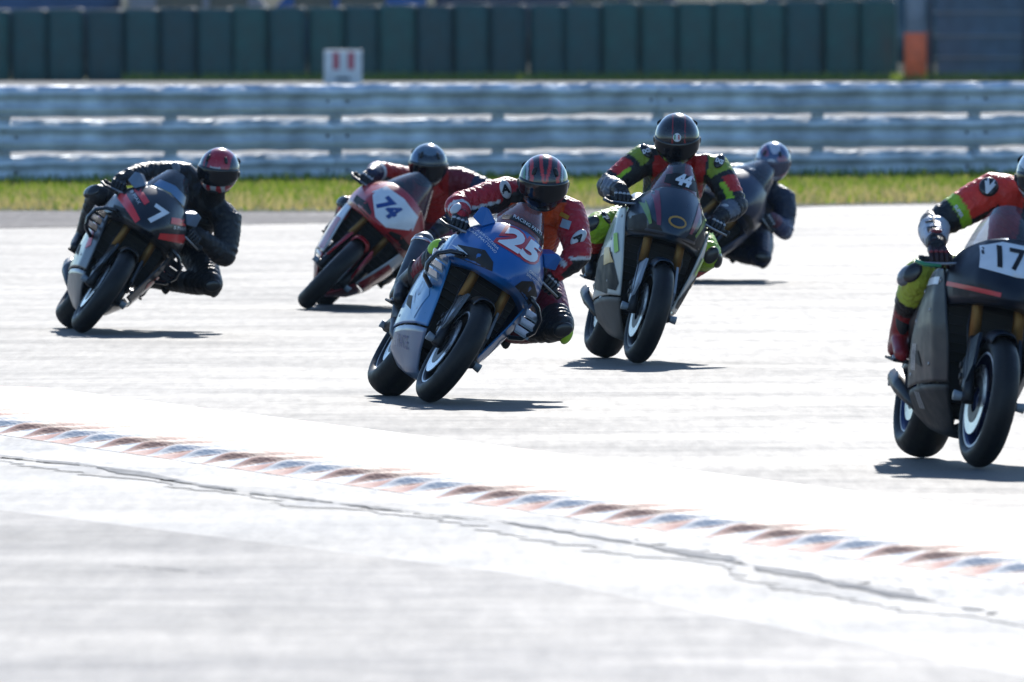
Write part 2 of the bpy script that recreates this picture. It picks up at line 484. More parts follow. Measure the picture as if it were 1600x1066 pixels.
# ------------------------------------------------------------------ guardrail
M_rail = mat('galvanised_steel', (.56, .62, .67), .45, metal=.35, vary=.32, vscale=3.0, bump=.08, bscale=6)
M_post = mat('post_steel', (.40, .42, .44), .55, metal=.5, vary=.2, vscale=4)
gr = empty('guardrail', GR0)
tag(gr, 'three-tier galvanised steel guardrail running across behind the riders', 'guardrail')
def w_beam(L, seed):
    # W profile (depth toward the track, z)
    prof = [(0, 0), (-.02, .012), (-.075, .05), (-.083, .085), (-.03, .135), (-.02, .155), (-.03, .175), (-.083, .225), (-.075, .26), (-.02, .298), (0, .31)]
    n = len(prof); m_ = 48; rw = random.Random(seed); V = []; F = []
    ph = [rw.uniform(0, 6.28) for _ in range(8)]
    for back in (0, .006):
        for i in range(m_ + 1):
            x = L * i / m_
            dz = sum(.0028 * math.sin(x * f + ph[k]) for k, f in enumerate((2.1, 4.7, 9.3, 12.0)))
            dd = sum(.003 * math.sin(x * f + ph[k + 4]) for k, f in enumerate((1.3, 3.9, 7.7, 13.0)))
            for d, z in prof: V.append((x, d + dd + back, z * 1.09 + dz + rw.uniform(-.0015, .0015)))
    o2 = (m_ + 1) * n
    for i in range(m_):
        for j in range(n - 1):
            F.append((i * n + j, i * n + j + 1, (i + 1) * n + j + 1, (i + 1) * n + j))
            F.append((o2 + i * n + j, o2 + (i + 1) * n + j, o2 + (i + 1) * n + j + 1, o2 + i * n + j + 1))
    me = bpy.data.meshes.new('rail'); me.from_pydata(V, [], F); setmats(me, M_rail); me.update()
    return me
PL = 4.0
rail_ms = [w_beam(PL + .12, q) for q in range(5)]
ang = math.atan2(gd.y, gd.x)
nrm_rail = []
for i in range(-3, 7):
    base = gd * (PL * i)
    for k, z in enumerate((.03, .405, .78)):
        o = link('rail', rail_ms[(i * 3 + k) % 5], gr, base + Vector((0, 0, z)) + gn * (-.004 * ((i + k) % 2) + random.uniform(-.01, .01)) + Vector((0, 0, random.uniform(-.006, .006))))
        o.rotation_euler = (0, random.uniform(-.0012, .0012), ang)
pbm = bmesh.new(); box(pbm, (0, .06, .56), (.10, .055, 1.12), bev=.006); box(pbm, (0, .015, .56), (.14, .03, 1.08), bev=.004)
post_me = bpy.data.meshes.new('post'); pbm.to_mesh(post_me); pbm.free(); setmats(post_me, M_post)
bbm = bmesh.new(); ellipsoid(bbm, (0, 0, 0), (.02, .012, .02), u=8, v=5)
bolt_me = bpy.data.meshes.new('bolt'); bbm.to_mesh(bolt_me); bbm.free(); setmats(bolt_me, mat('dark_bolt', (.10, .10, .11), .6, metal=.4))
for i in range(-6, 14):
    o = link('post', post_me, gr, gd * (2.0 * i + .06)); o.rotation_euler = (0, 0, ang)
    if i % 2 == 0:
        for z in (.03, .405, .78):
            for dx in (-.12, .12):
                b = link('bolt', bolt_me, gr, gd * (2.0 * i + .06 + dx) - gn * .03 + Vector((0, 0, z + .155))); b.rotation_euler = (0, 0, ang)

# ------------------------------------------------------------------ tyre wall, pad, fence and sign beyond the guardrail
M_belt = [mat('belt_green%d' % i, c, .55, vary=.3, vscale=2.5, bump=.3, bscale=7) for i, c in enumerate([(.004, .058, .062), (.003, .044, .052), (.006, .072, .066)])]
TW = 328.0
tw = empty('tyre_wall', (0, TW, 0)); tag(tw, 'long dark green belted tyre wall with vertical bundles behind the guardrail', 'tyre wall')
def stack_mesh(m):
    bm = bmesh.new()
    prof = [(0, -.29), (.02, -.36), (.05, -.40)]
    n = 20; zs = [0, .05, .35, .7, 1.05, 1.4, 1.5, 1.53]; ks = [.94, 1, 1.015, 1.0, 1.015, 1, .98, .9]
    rings = []
    for z, k in zip(zs, ks):
        ring = []
        for i in range(n):
            a = 2 * math.pi * i / n
            c, s = math.cos(a), math.sin(a)
            e = .5
            x = math.copysign(abs(c) ** e, c) * .44 * k; y = math.copysign(abs(s) ** .75, s) * .36 * k
            ring.append(bm.verts.new((x, y, z)))
        rings.append(ring)
    for a, b in zip(rings, rings[1:]):
        for i in range(n): bm.faces.new((a[i], a[(i + 1) % n], b[(i + 1) % n], b[i]))
    bm.faces.new(rings[-1])
    bmesh.ops.recalc_face_normals(bm, faces=bm.faces)
    me = bpy.data.meshes.new('tyre_bundle'); bm.to_mesh(me); bm.free(); setmats(me, m); smooth(me)
    return me
sm3 = [stack_mesh(m) for m in M_belt]
for i in range(33):
    x = 8.55 - i * .86
    o = link('tyre_bundle', random.choice(sm3), tw, (x + random.uniform(-.04, .04), random.uniform(-.12, .10), 0))
    o.scale = (1, 1, 1.02 + .0065 * (33 - i) + random.uniform(-.012, .012))
    o.rotation_euler = (0, 0, random.uniform(-.04, .04))
# padded pole
pole = empty('padded_pole', (9.35, 326.4, 0)); tag(pole, 'thick grey pole with orange padding round its foot', 'pole')
bm = bmesh.new(); tube(bm, [(0, 0, 0), (0, 0, 4.2)], .235, 24); bmobj('shaft', bm, mat('pole_grey', (.20, .24, .29), .5, vary=.15, vscale=3), pole, True)
bm = bmesh.new(); tube(bm, [(0, 0, .0), (0, 0, .02), (0, 0, 1.10), (0, 0, 1.13)], [.245, .262, .262, .25], 28); bmobj('pad', bm, mat('orange_pad', (.95, .15, .04), .5, vary=.18, vscale=4), pole, True)
bm = bmesh.new(); tube(bm, [(.36, .1, 0), (.36, .1, 4)], .07, 12); bmobj('stay', bm, mat('pole_dark', (.05, .07, .10), .5), pole, True)
# screened fence right of the pole
fen = empty('screened_fence', (9.9, TW, 0)); tag(fen, 'blue-grey screened fence with horizontal rails beside the padded pole', 'fence')
bm = bmesh.new()
N_ = 40
for i in range(N_):
    pass
V = []; F = []
for i in range(61):
    for j in range(9):
        V.append((i * .1, .035 * math.sin(i * .55) * math.sin(j * .8), .12 + j * .35))
for i in range(60):
    for j in range(8): F.append((i * 9 + j, (i + 1) * 9 + j, (i + 1) * 9 + j + 1, i * 9 + j + 1))
mesh('screen', V, F, mat('screen_cloth', (.075, .125, .175), .8, vary=.25, vscale=2.5), fen, True)
for z in (.55, 1.05, 1.6, 2.4):
    bm = bmesh.new(); tube(bm, [(-.1, -.08, z), (6, -.08, z)], .022, 8); bmobj('fence_rail', bm, mat('fence_steel', (.30, .33, .34), .5, metal=.4), fen, True)
for x in (2.05, 4.4):
    bm = bmesh.new(); tube(bm, [(x, -.14, 0), (x, -.14, 3)], .05, 10); bmobj('fence_post', bm, mat('pole_dark'), fen, True)
# marshal board
sg = empty('number_board', (at(536, 110, 318).x, 318, 0)); tag(sg, 'white board with two red numerals standing behind the guardrail', 'sign')
bm = bmesh.new(); box(bm, (0, 0, .36), (.86, .05, .82), bev=.02); bmobj('board', bm, mat('board_white', (.62, .66, .68), .5, vary=.12, vscale=3), sg)
for dx in (-.16, .18):
    me = text_mesh('1', .52, bold=.02)
    o = link('numeral', me, sg, (dx, -.029, .5)); setmats(me, mat('numeral_red', (.42, .03, .07), .5)); o.rotation_euler = (R(90), 0, 0); o.scale = (1.5, 1, 1)
bm = bmesh.new(); box(bm, (0, -.03, .12), (.32, .012, .07)); bmobj('caption_bar', bm, mat('caption_dark', (.03, .05, .07), .5), sg)
for dx in (-.3, .3):
    bm = bmesh.new(); box(bm, (dx, .05, .2), (.05, .04, .4)); bmobj('leg', bm, M_post, sg)

V = []; F = []
rh = random.Random(4)
for i in range(81):
    for j, (dy, z) in enumerate(((0, -.2), (6, 1.6), (14, 3.5), (26, 6.5), (60, 9))):
        V.append((-200 + i * 5, 356 + dy + rh.uniform(-1, 1), z + (rh.uniform(-.4, .4) if j else 0)))
for i in range(80):
    for j in range(4): F.append((i * 5 + j, (i + 1) * 5 + j, (i + 1) * 5 + j + 1, i * 5 + j + 1))
tag(mesh('hillside', V, F, ground_mat('hillside_scrub', (.02, .035, .02), (.05, .06, .035), .9, .4, bump=.5, bscale=3, spec=.1), sm=True), kind='structure')
# vans parked behind the tyre wall
def van(x, y, w, col, label, flip=1):
    v = empty('parked_van', (x, y, 0)); tag(v, label, 'van', 'vans parked behind the tyre wall')
    v.rotation_euler = (0, 0, 0)
    h = 2.35
    prof = [(-w / 2, .32), (-w / 2, 1.2), (-w / 2 + .18, 1.35), (-w / 2 + .95, 2.2), (-w / 2 + 1.3, h), (w / 2 - .1, h), (w / 2, h - .15), (w / 2, .32)]
    prof = [(px * flip, pz) for px, pz in prof]
    bm = bmesh.new()
    A = [bm.verts.new((px, -.95, pz)) for px, pz in prof]; B = [bm.verts.new((px, .95, pz)) for px, pz in prof]
    n = len(prof)
    for i in range(n): bm.faces.new((A[i], A[(i + 1) % n], B[(i + 1) % n], B[i]))
    bm.faces.new(A); bm.faces.new(B[::-1])
    bmesh.ops.recalc_face_normals(bm, faces=bm.faces)
    bmesh.ops.bevel(bm, geom=list(bm.edges), offset=.05, segments=2, affect='EDGES')
    bmobj('body', bm, mat('van_%s' % label[:9].strip().replace(' ', '_'), col, .35, coat=.4, vary=.2, vscale=1.2), v, True)
    gl = mat('van_glass', (.02, .03, .04), .1)
    for x0, x1 in ((-w / 2 + .95, -w / 2 + 1.9), (-w / 2 + 2.05, -w / 2 + 3.2)):
        bm = bmesh.new(); box(bm, ((x0 + x1) / 2 * flip, -.96, 1.72), (x1 - x0, .02, .6), bev=.008); bmobj('window', bm, gl, v)
    for wx in (-w / 2 + .9, w / 2 - .95):
        bm = bmesh.new(); lathe_x(bm, [(-.1, .12), (-.1, .3), (-.07, .34), (.07, .34), (.1, .3), (.1, .12)], 20, True)
        o = bmobj('wheel', bm, mat('van_tyre', (.02, .02, .022), .8), v, True, (wx * flip, -.85, .34)); o.rotation_euler = (0, 0, R(90))
van(-12.9, 346, 6.6, (.045, .085, .16), 'dark navy van parked behind the tyre wall at the left edge')
van(-7.45, 345, 3.9, (.30, .25, .24), 'pale beige van parked between the navy and blue vans', -1)
van(-4.2, 346.5, 2.6 + 1.6, (.02, .10, .30), 'bright blue van parked behind the tyre wall and number board')
van(1.4, 348, 6.6, (.06, .055, .07), 'dark charcoal van parked behind the tyre wall at the centre', -1)
van(9.2, 348, 7.2, (.03, .07, .085), 'dark teal van parked behind the tyre wall at the right')

# ------------------------------------------------------------------ motorcycle
# local axes: -y forward, +z up, +x the rider's left (right in the picture); origin on the ground midway between the wheels
RF, RR_ = .300, .318
YF, YR = -.70, .70
def rubber():
    if 'tyre_rubber' in MATS: return MATS['tyre_rubber']
    m = mat('tyre_rubber', (.010, .010, .012), .5, vary=.25, vscale=30, bump=.15, bscale=120, spec=.3)
    N = m.node_tree.nodes; L = m.node_tree.links; b = N['Principled BSDF']
    # scrubbed band on both shoulders of the tread
    tc = N.new('ShaderNodeTexCoord'); sp = N.new('ShaderNodeSeparateXYZ'); L.new(tc.outputs['Object'], sp.inputs[0])
    ab = N.new('ShaderNodeMath'); ab.operation = 'ABSOLUTE'; L.new(sp.outputs[0], ab.inputs[0])
    nz = N.new('ShaderNodeTexNoise'); nz.inputs['Scale'].default_value = 45; nz.inputs['Detail'].default_value = 6; L.new(tc.outputs['Object'], nz.inputs['Vector'])
    ad = N.new('ShaderNodeMath'); ad.operation = 'MULTIPLY_ADD'; ad.inputs[1].default_value = .03; L.new(nz.outputs[0], ad.inputs[0]); L.new(ab.outputs[0], ad.inputs[2])
    cr = N.new('ShaderNodeValToRGB'); e = cr.color_ramp.elements; e[0].position = .028; e[0].color = (.009, .009, .011, 1); e[1].position = .045; e[1].color = (.022, .021, .021, 1)
    q = cr.color_ramp.elements.new(.075); q.color = (.020, .019, .019, 1); q = cr.color_ramp.elements.new(.085); q.color = (.010, .010, .012, 1)
    L.new(ad.outputs[0], cr.inputs[0]); L.new(cr.outputs[0], b.inputs['Base Color'])
    return m
def dark(): return mat('dark_alloy', (.03, .03, .033), .45, metal=.5)
def blackplastic(): return mat('black_plastic', (.012, .012, .014), .4)
def glassmat(name, tint, alpha):
    if name in MATS: return MATS[name]
    m = bpy.data.materials.new(name); m.use_nodes = True; N = m.node_tree.nodes; L = m.node_tree.links
    N.remove(N['Principled BSDF'])
    t = N.new('ShaderNodeBsdfTransparent'); t.inputs[0].default_value = (*tint, 1)
    g = N.new('ShaderNodeBsdfGlossy'); g.inputs['Roughness'].default_value = .06
    d = N.new('ShaderNodeBsdfDiffuse'); d.inputs[0].default_value = (*[c * .5 for c in tint], 1)
    lw = N.new('ShaderNodeLayerWeight'); lw.inputs[0].default_value = .5
    pw = N.new('ShaderNodeMath'); pw.operation = 'POWER'; pw.inputs[1].default_value = 4.; L.new(lw.outputs['Facing'], pw.inputs[0])
    fr = N.new('ShaderNodeMath'); fr.operation = 'MULTIPLY_ADD'; fr.inputs[1].default_value = .7; fr.inputs[2].default_value = .05; L.new(pw.outputs[0], fr.inputs[0])
    m1 = N.new('ShaderNodeMixShader'); m1.inputs[0].default_value = alpha
    L.new(t.outputs[0], m1.inputs[1]); L.new(d.outputs[0], m1.inputs[2])
    m2 = N.new('ShaderNodeMixShader'); L.new(fr.outputs[0], m2.inputs[0]); L.new(m1.outputs[0], m2.inputs[1]); L.new(g.outputs[0], m2.inputs[2])
    L.new(m2.outputs[0], N['Material Output'].inputs[0])
    MATS[name] = m
    return m

def wheel(name, parent, y, r, w, rimc, discs, spoke_c):
    hub = bmesh.new()
    rr = .222
    hw = w * .36
    lathe_x(hub, [(-hw, rr), (-hw - .004, rr - .014), (-hw + .01, rr - .022), (-hw * .4, rr - .034), (hw * .4, rr - .034), (hw - .01, rr - .022), (hw + .004, rr - .014), (hw, rr), (hw * .6, rr - .012), (-hw * .6, rr - .012)], 44, True)
    lathe_x(hub, [(-.05, .012), (-.05, .04), (-.03, .05), (.03, .05), (.05, .04), (.05, .012)], 20, True)
    for k in range(5):
        a = 2 * math.pi * k / 5 + .3
        for da in (-.10, .10):
            p0 = Vector((.0, math.cos(a) * .04, math.sin(a) * .04)); p1 = Vector((0, math.cos(a + da) * (rr - .03), math.sin(a + da) * (rr - .03)))
            tube(hub, [p0, p1], [.015, .011], 6)
    W = bmobj(name, hub, rimc, parent, True, (0, y, r))
    bm = bmesh.new()
    prof = []
    h = r - rr + .012
    n = 15
    hw2 = w / 2
    for i in range(n + 1):
        a = math.pi * (i / n) - math.pi / 2        # -90..90 across the crown
        x = math.sin(a) * hw2
        rad = r - (1 - math.cos(a) ** .8) * (h * .80)
        prof.append((x, rad))
    prof = [(-hw2 * .78, rr - .008)] + [(-hw2 * .97, rr + .02)] + prof[1:-1] + [(hw2 * .97, rr + .02), (hw2 * .78, rr - .008)]
    lathe_x(bm, prof, 72, True)
    bmobj('tyre', bm, rubber(), W, True)
    for s in discs:
        bm = bmesh.new()
        x = s * (.062 if len(discs) == 2 else .07)
        lathe_x(bm, [(x - .0028, .105), (x - .0028, .160), (x + .0028, .160), (x + .0028, .105)], 40, True)
        bmobj('brake_disc', bm, mat('disc_steel', (.55, .56, .58), .3, metal=.9, vary=.2, vscale=40), W, False)
        bm = bmesh.new()
        lathe_x(bm, [(x - .004, .06), (x - .004, .108), (x + .004, .108), (x + .004, .06)], 24, True)
        bmobj('disc_carrier', bm, dark(), W, False)
    if len(discs) == 2:
        # painted rim stripe
        for s in (-1, 1):
            bm = bmesh.new(); x = s * (hw + .006)
            lathe_x(bm, [(x, rr - .012), (x, rr + .002), (x - s * .003, rr + .002), (x - s * .003, rr - .012)], 44, True)
            bmobj('rim_stripe', bm, spoke_c, W, False)
    else:
        bm = bmesh.new(); x = -(hw + .006)
        lathe_x(bm, [(x, rr - .014), (x, rr + .004), (x + .003, rr + .004), (x + .003, rr - .014)], 44, True)
        bmobj('rim_stripe', bm, spoke_c, W, False)
    return W

def motorcycle(S):
    c = gp(*S['contact'])
    yaw, lean = R(S['yaw']), R(S['lean'])
    o_xy = c - Matrix.Rotation(yaw, 3, 'Z') @ Vector((0, YF, 0))
    lift = .062 * (1 - math.cos(lean)) + .004
    root = empty('motorcycle', (o_xy.x, o_xy.y, lift), (0, lean, yaw))
    tag(root, S['bike_label'], 'motorcycle', 'racing motorcycles leaning through the bend')
    Mw = Matrix.Translation(root.location) @ Euler((0, lean, yaw)).to_matrix().to_4x4()
    paint = S['paint']; side = S['side']; belly = S['belly']; tailm = S.get('tail', paint)
    gold = mat('fork_gold', (.20, .105, .03), .4, metal=.7)
    carbon = mat('carbon', (.015, .016, .018), .35, coat=.5)
    # wheels
    wf = wheel('front_wheel', root, YF, RF, .128, S['rim'], (-1, 1), S['stripe'])
    wr = wheel('rear_wheel', root, YR, RR_, .205, S['rim'], (-1,), S['stripe'])
    steer = R(S.get('steer', 2.0))
    wf.rotation_euler = (0, 0, steer)
    # forks
    sa = Vector((0, .315, .70)).normalized()
    for s in (-1, 1):
        bm = bmesh.new()
        a = Vector((s * .098, YF + .01, RF + .0)); 
        b = a + sa * .34; t = a + sa * .72
        tube(bm, [a + sa * .30, t], .0265, 14)
        f = bmobj('fork_tube', bm, gold, root, True)
        bm = bmesh.new(); tube(bm, [a - sa * .02, a + sa * .06, a + sa * .33], [.030, .026, .022], 12)
        tube(bm, [a + Vector((-s * .02, 0, 0)), a + Vector((s * .03, 0, 0))], .022, 12)
        bmobj('fork_slider', bm, S.get('slider', dark()), f, True)
        bm = bmesh.new()
        box(bm, (s * .100, YF + .12, RF + .115), (.055, .075, .125), Euler((R(-35), 0, 0)).to_matrix(), .012)
        tube(bm, [(s * .128, YF + .10, RF + .09), (s * .137, YF + .10, RF + .09)], .016, 10)
        tube(bm, [(s * .128, YF + .135, RF + .14), (s * .137, YF + .135, RF + .14)], .016, 10)
        bmobj('brake_caliper', bm, S.get('caliper', dark()), root, True)
    bm = bmesh.new(); box(bm, (0, YF + .29, .93), (.26, .08, .035), Euler((R(-24), 0, 0)).to_matrix(), .01); box(bm, (0, YF + .22, .74), (.25, .09, .04), Euler((R(-24), 0, 0)).to_matrix(), .01)
    bmobj('triple_clamp', bm, dark(), root)
    # front mudguard
    rows = []
    for k in range(10):
        a = R(14 + k * 10.5)   # from behind the fork to the front
        rr = RF + .024
        w = .062 if 1 < k < 8 else .052
        row = []
        for q, dr in ((0, .006), (.6, .002), (1.0, -.018), (1.12, -.055)):
            row.append((w * q, YF + (rr + dr) * math.cos(a) , RF + (rr + dr) * math.sin(a)))
        rows.append(row)
    fd = panel('front_mudguard', rows, S.get('fender', paint), root, mirror=True, level=1, thick=.004)
    for s in (-1, 1):
        bm = bmesh.new()
        pts = [(s * .112, YF + .05, .33), (s * .108, YF + .14, .55), (s * .085, YF + .03, .60), (s * .10, YF - .03, .45)]
        vs = [bm.verts.new(p) for p in pts]; bm.faces.new(vs)
        ex = bmesh.ops.extrude_face_region(bm, geom=list(bm.faces))
        for v in [g for g in ex['geom'] if isinstance(g, bmesh.types.BMVert)]: v.co.x += s * .014
        bmobj('fork_cover', bm, S.get('cover', S.get('fender', paint)), fd, False)
    # frame, engine, radiator
    bm = bmesh.new(); box(bm, (0, -.02, .46), (.30, .50, .40), bev=.04); box(bm, (0, .0, .30), (.24, .36, .2), bev=.04)
    eng = bmobj('engine', bm, dark(), root)
    for k in range(5):
        bm = bmesh.new(); box(bm, (-.156, -.08 + k * .05, .40), (.02, .02, .14), bev=.004); bmobj('engine_rib', bm, mat('engine_alloy', (.11, .11, .115), .5, metal=.4), eng)
    bm = bmesh.new(); box(bm, (0, -.33, .63), (.40, .04, .36), Euler((R(8), 0, 0)).to_matrix(), .008)
    rad = bmobj('radiator', bm, mat('radiator_black', (.02, .02, .021), .6), root)
    for k in range(6):
        bm = bmesh.new(); box(bm, (0, -.36 - .0, .50 + k * .04), (.38, .03, .006)); bmobj('radiator_fin', bm, dark(), rad)
    for s in (-1, 1):
        bm = bmesh.new(); tube(bm, [(s * .12, -.45, .86), (s * .19, -.1, .78), (s * .20, .2, .60), (s * .16, .32, .46)], [.04, .055, .055, .045], 10)
        bmobj('frame_spar', bm, dark(), root, True)
        bm = bmesh.new(); tube(bm, [(s * .13, .28, .42), (s * .145, .45, .40), (s * .145, YR + .05, RR_)], [.035, .04, .028], 10); bmobj('swingarm', bm, dark(), root, True)
    # sprocket, chain guard, rear hugger
    rows = []
    for k in range(7):
        a = R(60 + k * 18); rr = RR_ + .025
        rows.append([(.10 * q, YR - (rr + dr) * math.cos(R(100) - a + R(20)), RR_ + (rr + dr) * math.sin(R(100) - a + R(50))) for q, dr in ((0, .005), (.7, 0), (1, -.03))])
    panel('rear_hugger', rows, carbon, root, mirror=True, level=1, thick=.004)
    # nose fairing
    nw = S.get('nose_w', 1.0); nd = S.get('nose_drop', 0.0); ny = S.get('nose_y', 0.0)
    def P(x, y, z): return (x * nw, y + ny, z)
    rows = [
        [P(0, -.575, 1.045), P(.06, -.57, 1.04), P(.125, -.525, 1.02), P(.175, -.43, .985), P(.20, -.33, .955)],
        [P(0, -.665, .985), P(.075, -.655, .98), P(.155, -.585, .96), P(.215, -.46, .935), P(.245, -.35, .905)],
        [P(0, -.755, .90), P(.085, -.74, .895), P(.175, -.65, .88), P(.24, -.50, .865), P(.268, -.36, .85)],
        [P(0, -.81, .82), P(.085, -.79, .82), P(.175, -.68, .81), P(.245, -.51, .80), P(.275, -.36, .79)],
        [P(0, -.825, .765 - nd), P(.07, -.795, .765 - nd), P(.155, -.675, .755), P(.235, -.50, .735), P(.268, -.35, .725)],
        [P(0, -.78, .735 - nd), P(.06, -.755, .735 - nd), P(.14, -.63, .725), P(.22, -.47, .705), P(.255, -.34, .69)],
        [P(0, -.66, .725 - nd), P(.05, -.64, .725 - nd), P(.12, -.55, .72), P(.20, -.42, .70), P(.235, -.32, .685)],
    ]
    nose = panel('upper_fairing', rows, paint, root, mirror=True, level=3, thick=.006, flip=True, crow={4: .9, 5: .5}, ccol={2: .55})
    nb_ = bvh_of(nose)
    FX, FZ = (1, 0, 0), (0, 0, 1)
    def sticker(name, shape, m, lift=.003, tgt=None, bv=None, par=None):
        return decal(name, shape, tgt or nose, m, par or nose, (0, 0, 0), FX, FZ, lift, .028, bv=bv or nb_)
    def put(me, x, z, rot=0., sx=1., sy=1.):
        ca, sa_ = math.cos(rot), math.sin(rot)
        for v in me.vertices:
            a, b = v.co.x * sx, v.co.y * sy
            v.co = (x + a * ca - b * sa_, z + a * sa_ + b * ca, 0)
        return me
    # dark ram-air mouths on both sides of the nose
    blk = mat('intake_black', (.006, .006, .007), .6)
    for s in (-1, 1):
        sticker('air_intake', [(s * x * nw, z) for x, z in S.get('intake', [(.075, .745), (.235, .745), (.245, .79), (.15, .815), (.085, .79)])], blk, .002)
    for nm, poly, m, lf in S.get('patches', []):
        sticker(nm, [(x, z) for x, z in poly], m, lf)
        if nm.startswith('stripe'): sticker(nm, [(-x, z) for x, z in poly], m, lf)
    for tx in S.get('texts', []):
        sticker(tx.get('name', 'lettering'), put(text_mesh(tx['s'], tx['size'], tx.get('shear', 0), tx.get('bold', 0), tx.get('space', 1.0), tx.get('line', 1)), tx['x'], tx['z'], R(tx.get('rot', 0)), tx.get('sx', 1), tx.get('sy', 1)), tx['m'], tx.get('lift', .006))
    # windscreen
    top = 1.195
    rows = [
        [P(0, -.575, 1.045), P(.06, -.57, 1.04), P(.125, -.525, 1.02), P(.175, -.43, .985), P(.195, -.34, .958)],
        [P(0, -.535, 1.095), P(.06, -.525, 1.09), P(.115, -.475, 1.07), P(.155, -.39, 1.035), P(.172, -.31, 1.005)],
        [P(0, -.475, 1.15), P(.055, -.465, 1.145), P(.10, -.415, 1.125), P(.13, -.345, 1.09), P(.145, -.28, 1.055)],
        [P(0, -.40, top), P(.045, -.392, top - .003), P(.08, -.355, top - .02), P(.10, -.30, top - .055), P(.115, -.255, top - .09)],
    ]
    scr = panel('windscreen', rows, S['screen'], root, mirror=True, level=2, thick=0, flip=True)
    sb = bvh_of(scr)
    for nm, poly, m, lf in S.get('screen_patches', []):
        decal(nm, [(x, z) for x, z in poly], scr, m, scr, (0, 0, 0), FX, FZ, lf, .028, bv=sb)
    for tx in S.get('screen_texts', []):
        decal('lettering', put(text_mesh(tx['s'], tx['size'], tx.get('shear', 0), tx.get('bold', 0), tx.get('space', 1)), tx['x'], tx['z'], R(tx.get('rot', 0)), tx.get('sx', 1), tx.get('sy', 1)), scr, tx['m'], scr, (0, 0, 0), FX, FZ, tx.get('lift', .005), .028, bv=sb)
    # instruments behind the screen
    bm = bmesh.new(); box(bm, (0, -.44, .975), (.17, .05, .09), Euler((R(-30), 0, 0)).to_matrix(), .01); bmobj('dashboard', bm, blackplastic(), root)
    bm = bmesh.new(); box(bm, (0, -.50, .86), (.30, .10, .17), bev=.03); bmobj('nose_stay', bm, blackplastic(), root)
    # side fairings and belly pan
    sides = {}
    for s in (-1, 1):
        rows = [
            [(s * .250, -.37, .86), (s * .262, -.29, .85), (s * .255, -.14, .83), (s * .235, -.02, .79)],
            [(s * .232, -.43, .74), (s * .270, -.33, .73), (s * .278, -.13, .70), (s * .252, .04, .66)],
            [(s * .205, -.475, .60), (s * .250, -.36, .59), (s * .270, -.12, .56), (s * .245, .07, .52)],
            [(s * .175, -.485, .47), (s * .222, -.36, .46), (s * .248, -.10, .43), (s * .228, .11, .39)],
            [(s * .150, -.465, .355), (s * .195, -.34, .345), (s * .218, -.08, .325), (s * .205, .14, .30)],
        ]
        p = panel('side_fairing', rows, side, root, level=3, thick=.008, flip=(s < 0), ccol={1: .75}, crow={2: .5})
        sides[s] = p
        bv = bvh_of(p)
        for nm, poly, m, lf in S.get('side_patches', []):
            ax = (0, -s * -1, 0)
            decal(nm, [((-y if s < 0 else y), z) for y, z in poly], p, m, p, (0, 0, 0), (0, (-1 if s < 0 else 1), 0), FZ, lf, .04, bv=bv)
        for tx in S.get('side_texts', []):
            decal('lettering', put(text_mesh(tx['s'], tx['size'], tx.get('shear', 0), tx.get('bold', 0)), (-1 if s < 0 else 1) * tx['y'], tx['z'], R(tx.get('rot', 0)) * (1 if s < 0 else -1), tx.get('sx', 1)), p, tx['m'], p, (0, 0, 0), (0, (-1 if s < 0 else 1), 0), FZ, .006, .04, bv=bv)
    rows = [
        [(.0, -.26, .135), (.04, -.27, .15), (.10, -.37, .245), (.146, -.455, .345)],
        [(.0, -.20, .115), (.055, -.20, .125), (.12, -.26, .225), (.189, -.335, .338)],
        [(.0, .0, .115), (.06, .0, .125), (.13, -.04, .205), (.211, -.08, .318)],
        [(.0, .24, .135), (.07, .24, .145), (.155, .20, .20), (.205, .12, .293)],
        [(.0, .36, .16), (.06, .36, .17), (.13, .33, .21), (.17, .26, .27)],
    ]
    bp = panel('belly_pan', rows, belly, root, mirror=True, level=2, thick=.006, ccol={1: .7, 2: .6})
    bv = bvh_of(bp)
    for tx in S.get('belly_texts', []):
        for s in (-1, 1):
            decal('lettering', put(text_mesh(tx['s'], tx['size'], tx.get('shear', 0), tx.get('bold', 0)), (-1 if s < 0 else 1) * tx['y'], tx['z'], 0, tx.get('sx', 1)), bp, tx['m'], bp, (0, 0, 0), (0, (-1 if s < 0 else 1), 0), FZ, .006, .03, bv=bv)
    # tank, seat, tail
    rows = [
        [(0, -.36, .93), (.08, -.35, .925), (.15, -.32, .87), (.16, -.30, .76)],
        [(0, -.22, 1.0), (.10, -.22, .985), (.19, -.20, .89), (.19, -.20, .75)],
        [(0, -.05, .995), (.10, -.05, .98), (.185, -.04, .88), (.18, -.04, .72)],
        [(0, .10, .93), (.08, .10, .915), (.14, .10, .84), (.14, .10, .70)],
        [(0, .20, .84), (.06, .20, .83), (.10, .20, .79), (.11, .20, .68)],
    ]
    panel('fuel_tank', rows, paint, root, mirror=True, level=2, thick=.006)
    rows = [
        [(0, .18, .835), (.07, .18, .83), (.12, .19, .80), (.125, .2, .74)],
        [(0, .38, .82), (.09, .38, .815), (.15, .38, .79), (.15, .4, .73)],
        [(0, .56, .85), (.09, .56, .845), (.14, .57, .82), (.14, .6, .76)],
        [(0, .60, .93), (.08, .60, .92), (.12, .62, .87), (.11, .66, .80)],
    ]
    panel('seat', rows, blackplastic(), root, mirror=True, level=2, thick=.006)
    rows = [
        [(0, .59, .94), (.08, .60, .93), (.125, .63, .87), (.12, .66, .78)],
        [(0, .72, .985), (.075, .72, .975), (.11, .73, .92), (.10, .74, .83)],
        [(0, .86, 1.0), (.05, .86, .995), (.075, .86, .95), (.06, .86, .89)],
        [(0, .93, .985), (.03, .93, .98), (.04, .93, .95), (.03, .93, .92)],
    ]
    panel('tail_unit', rows, tailm, root, mirror=True, level=2, thick=.006)
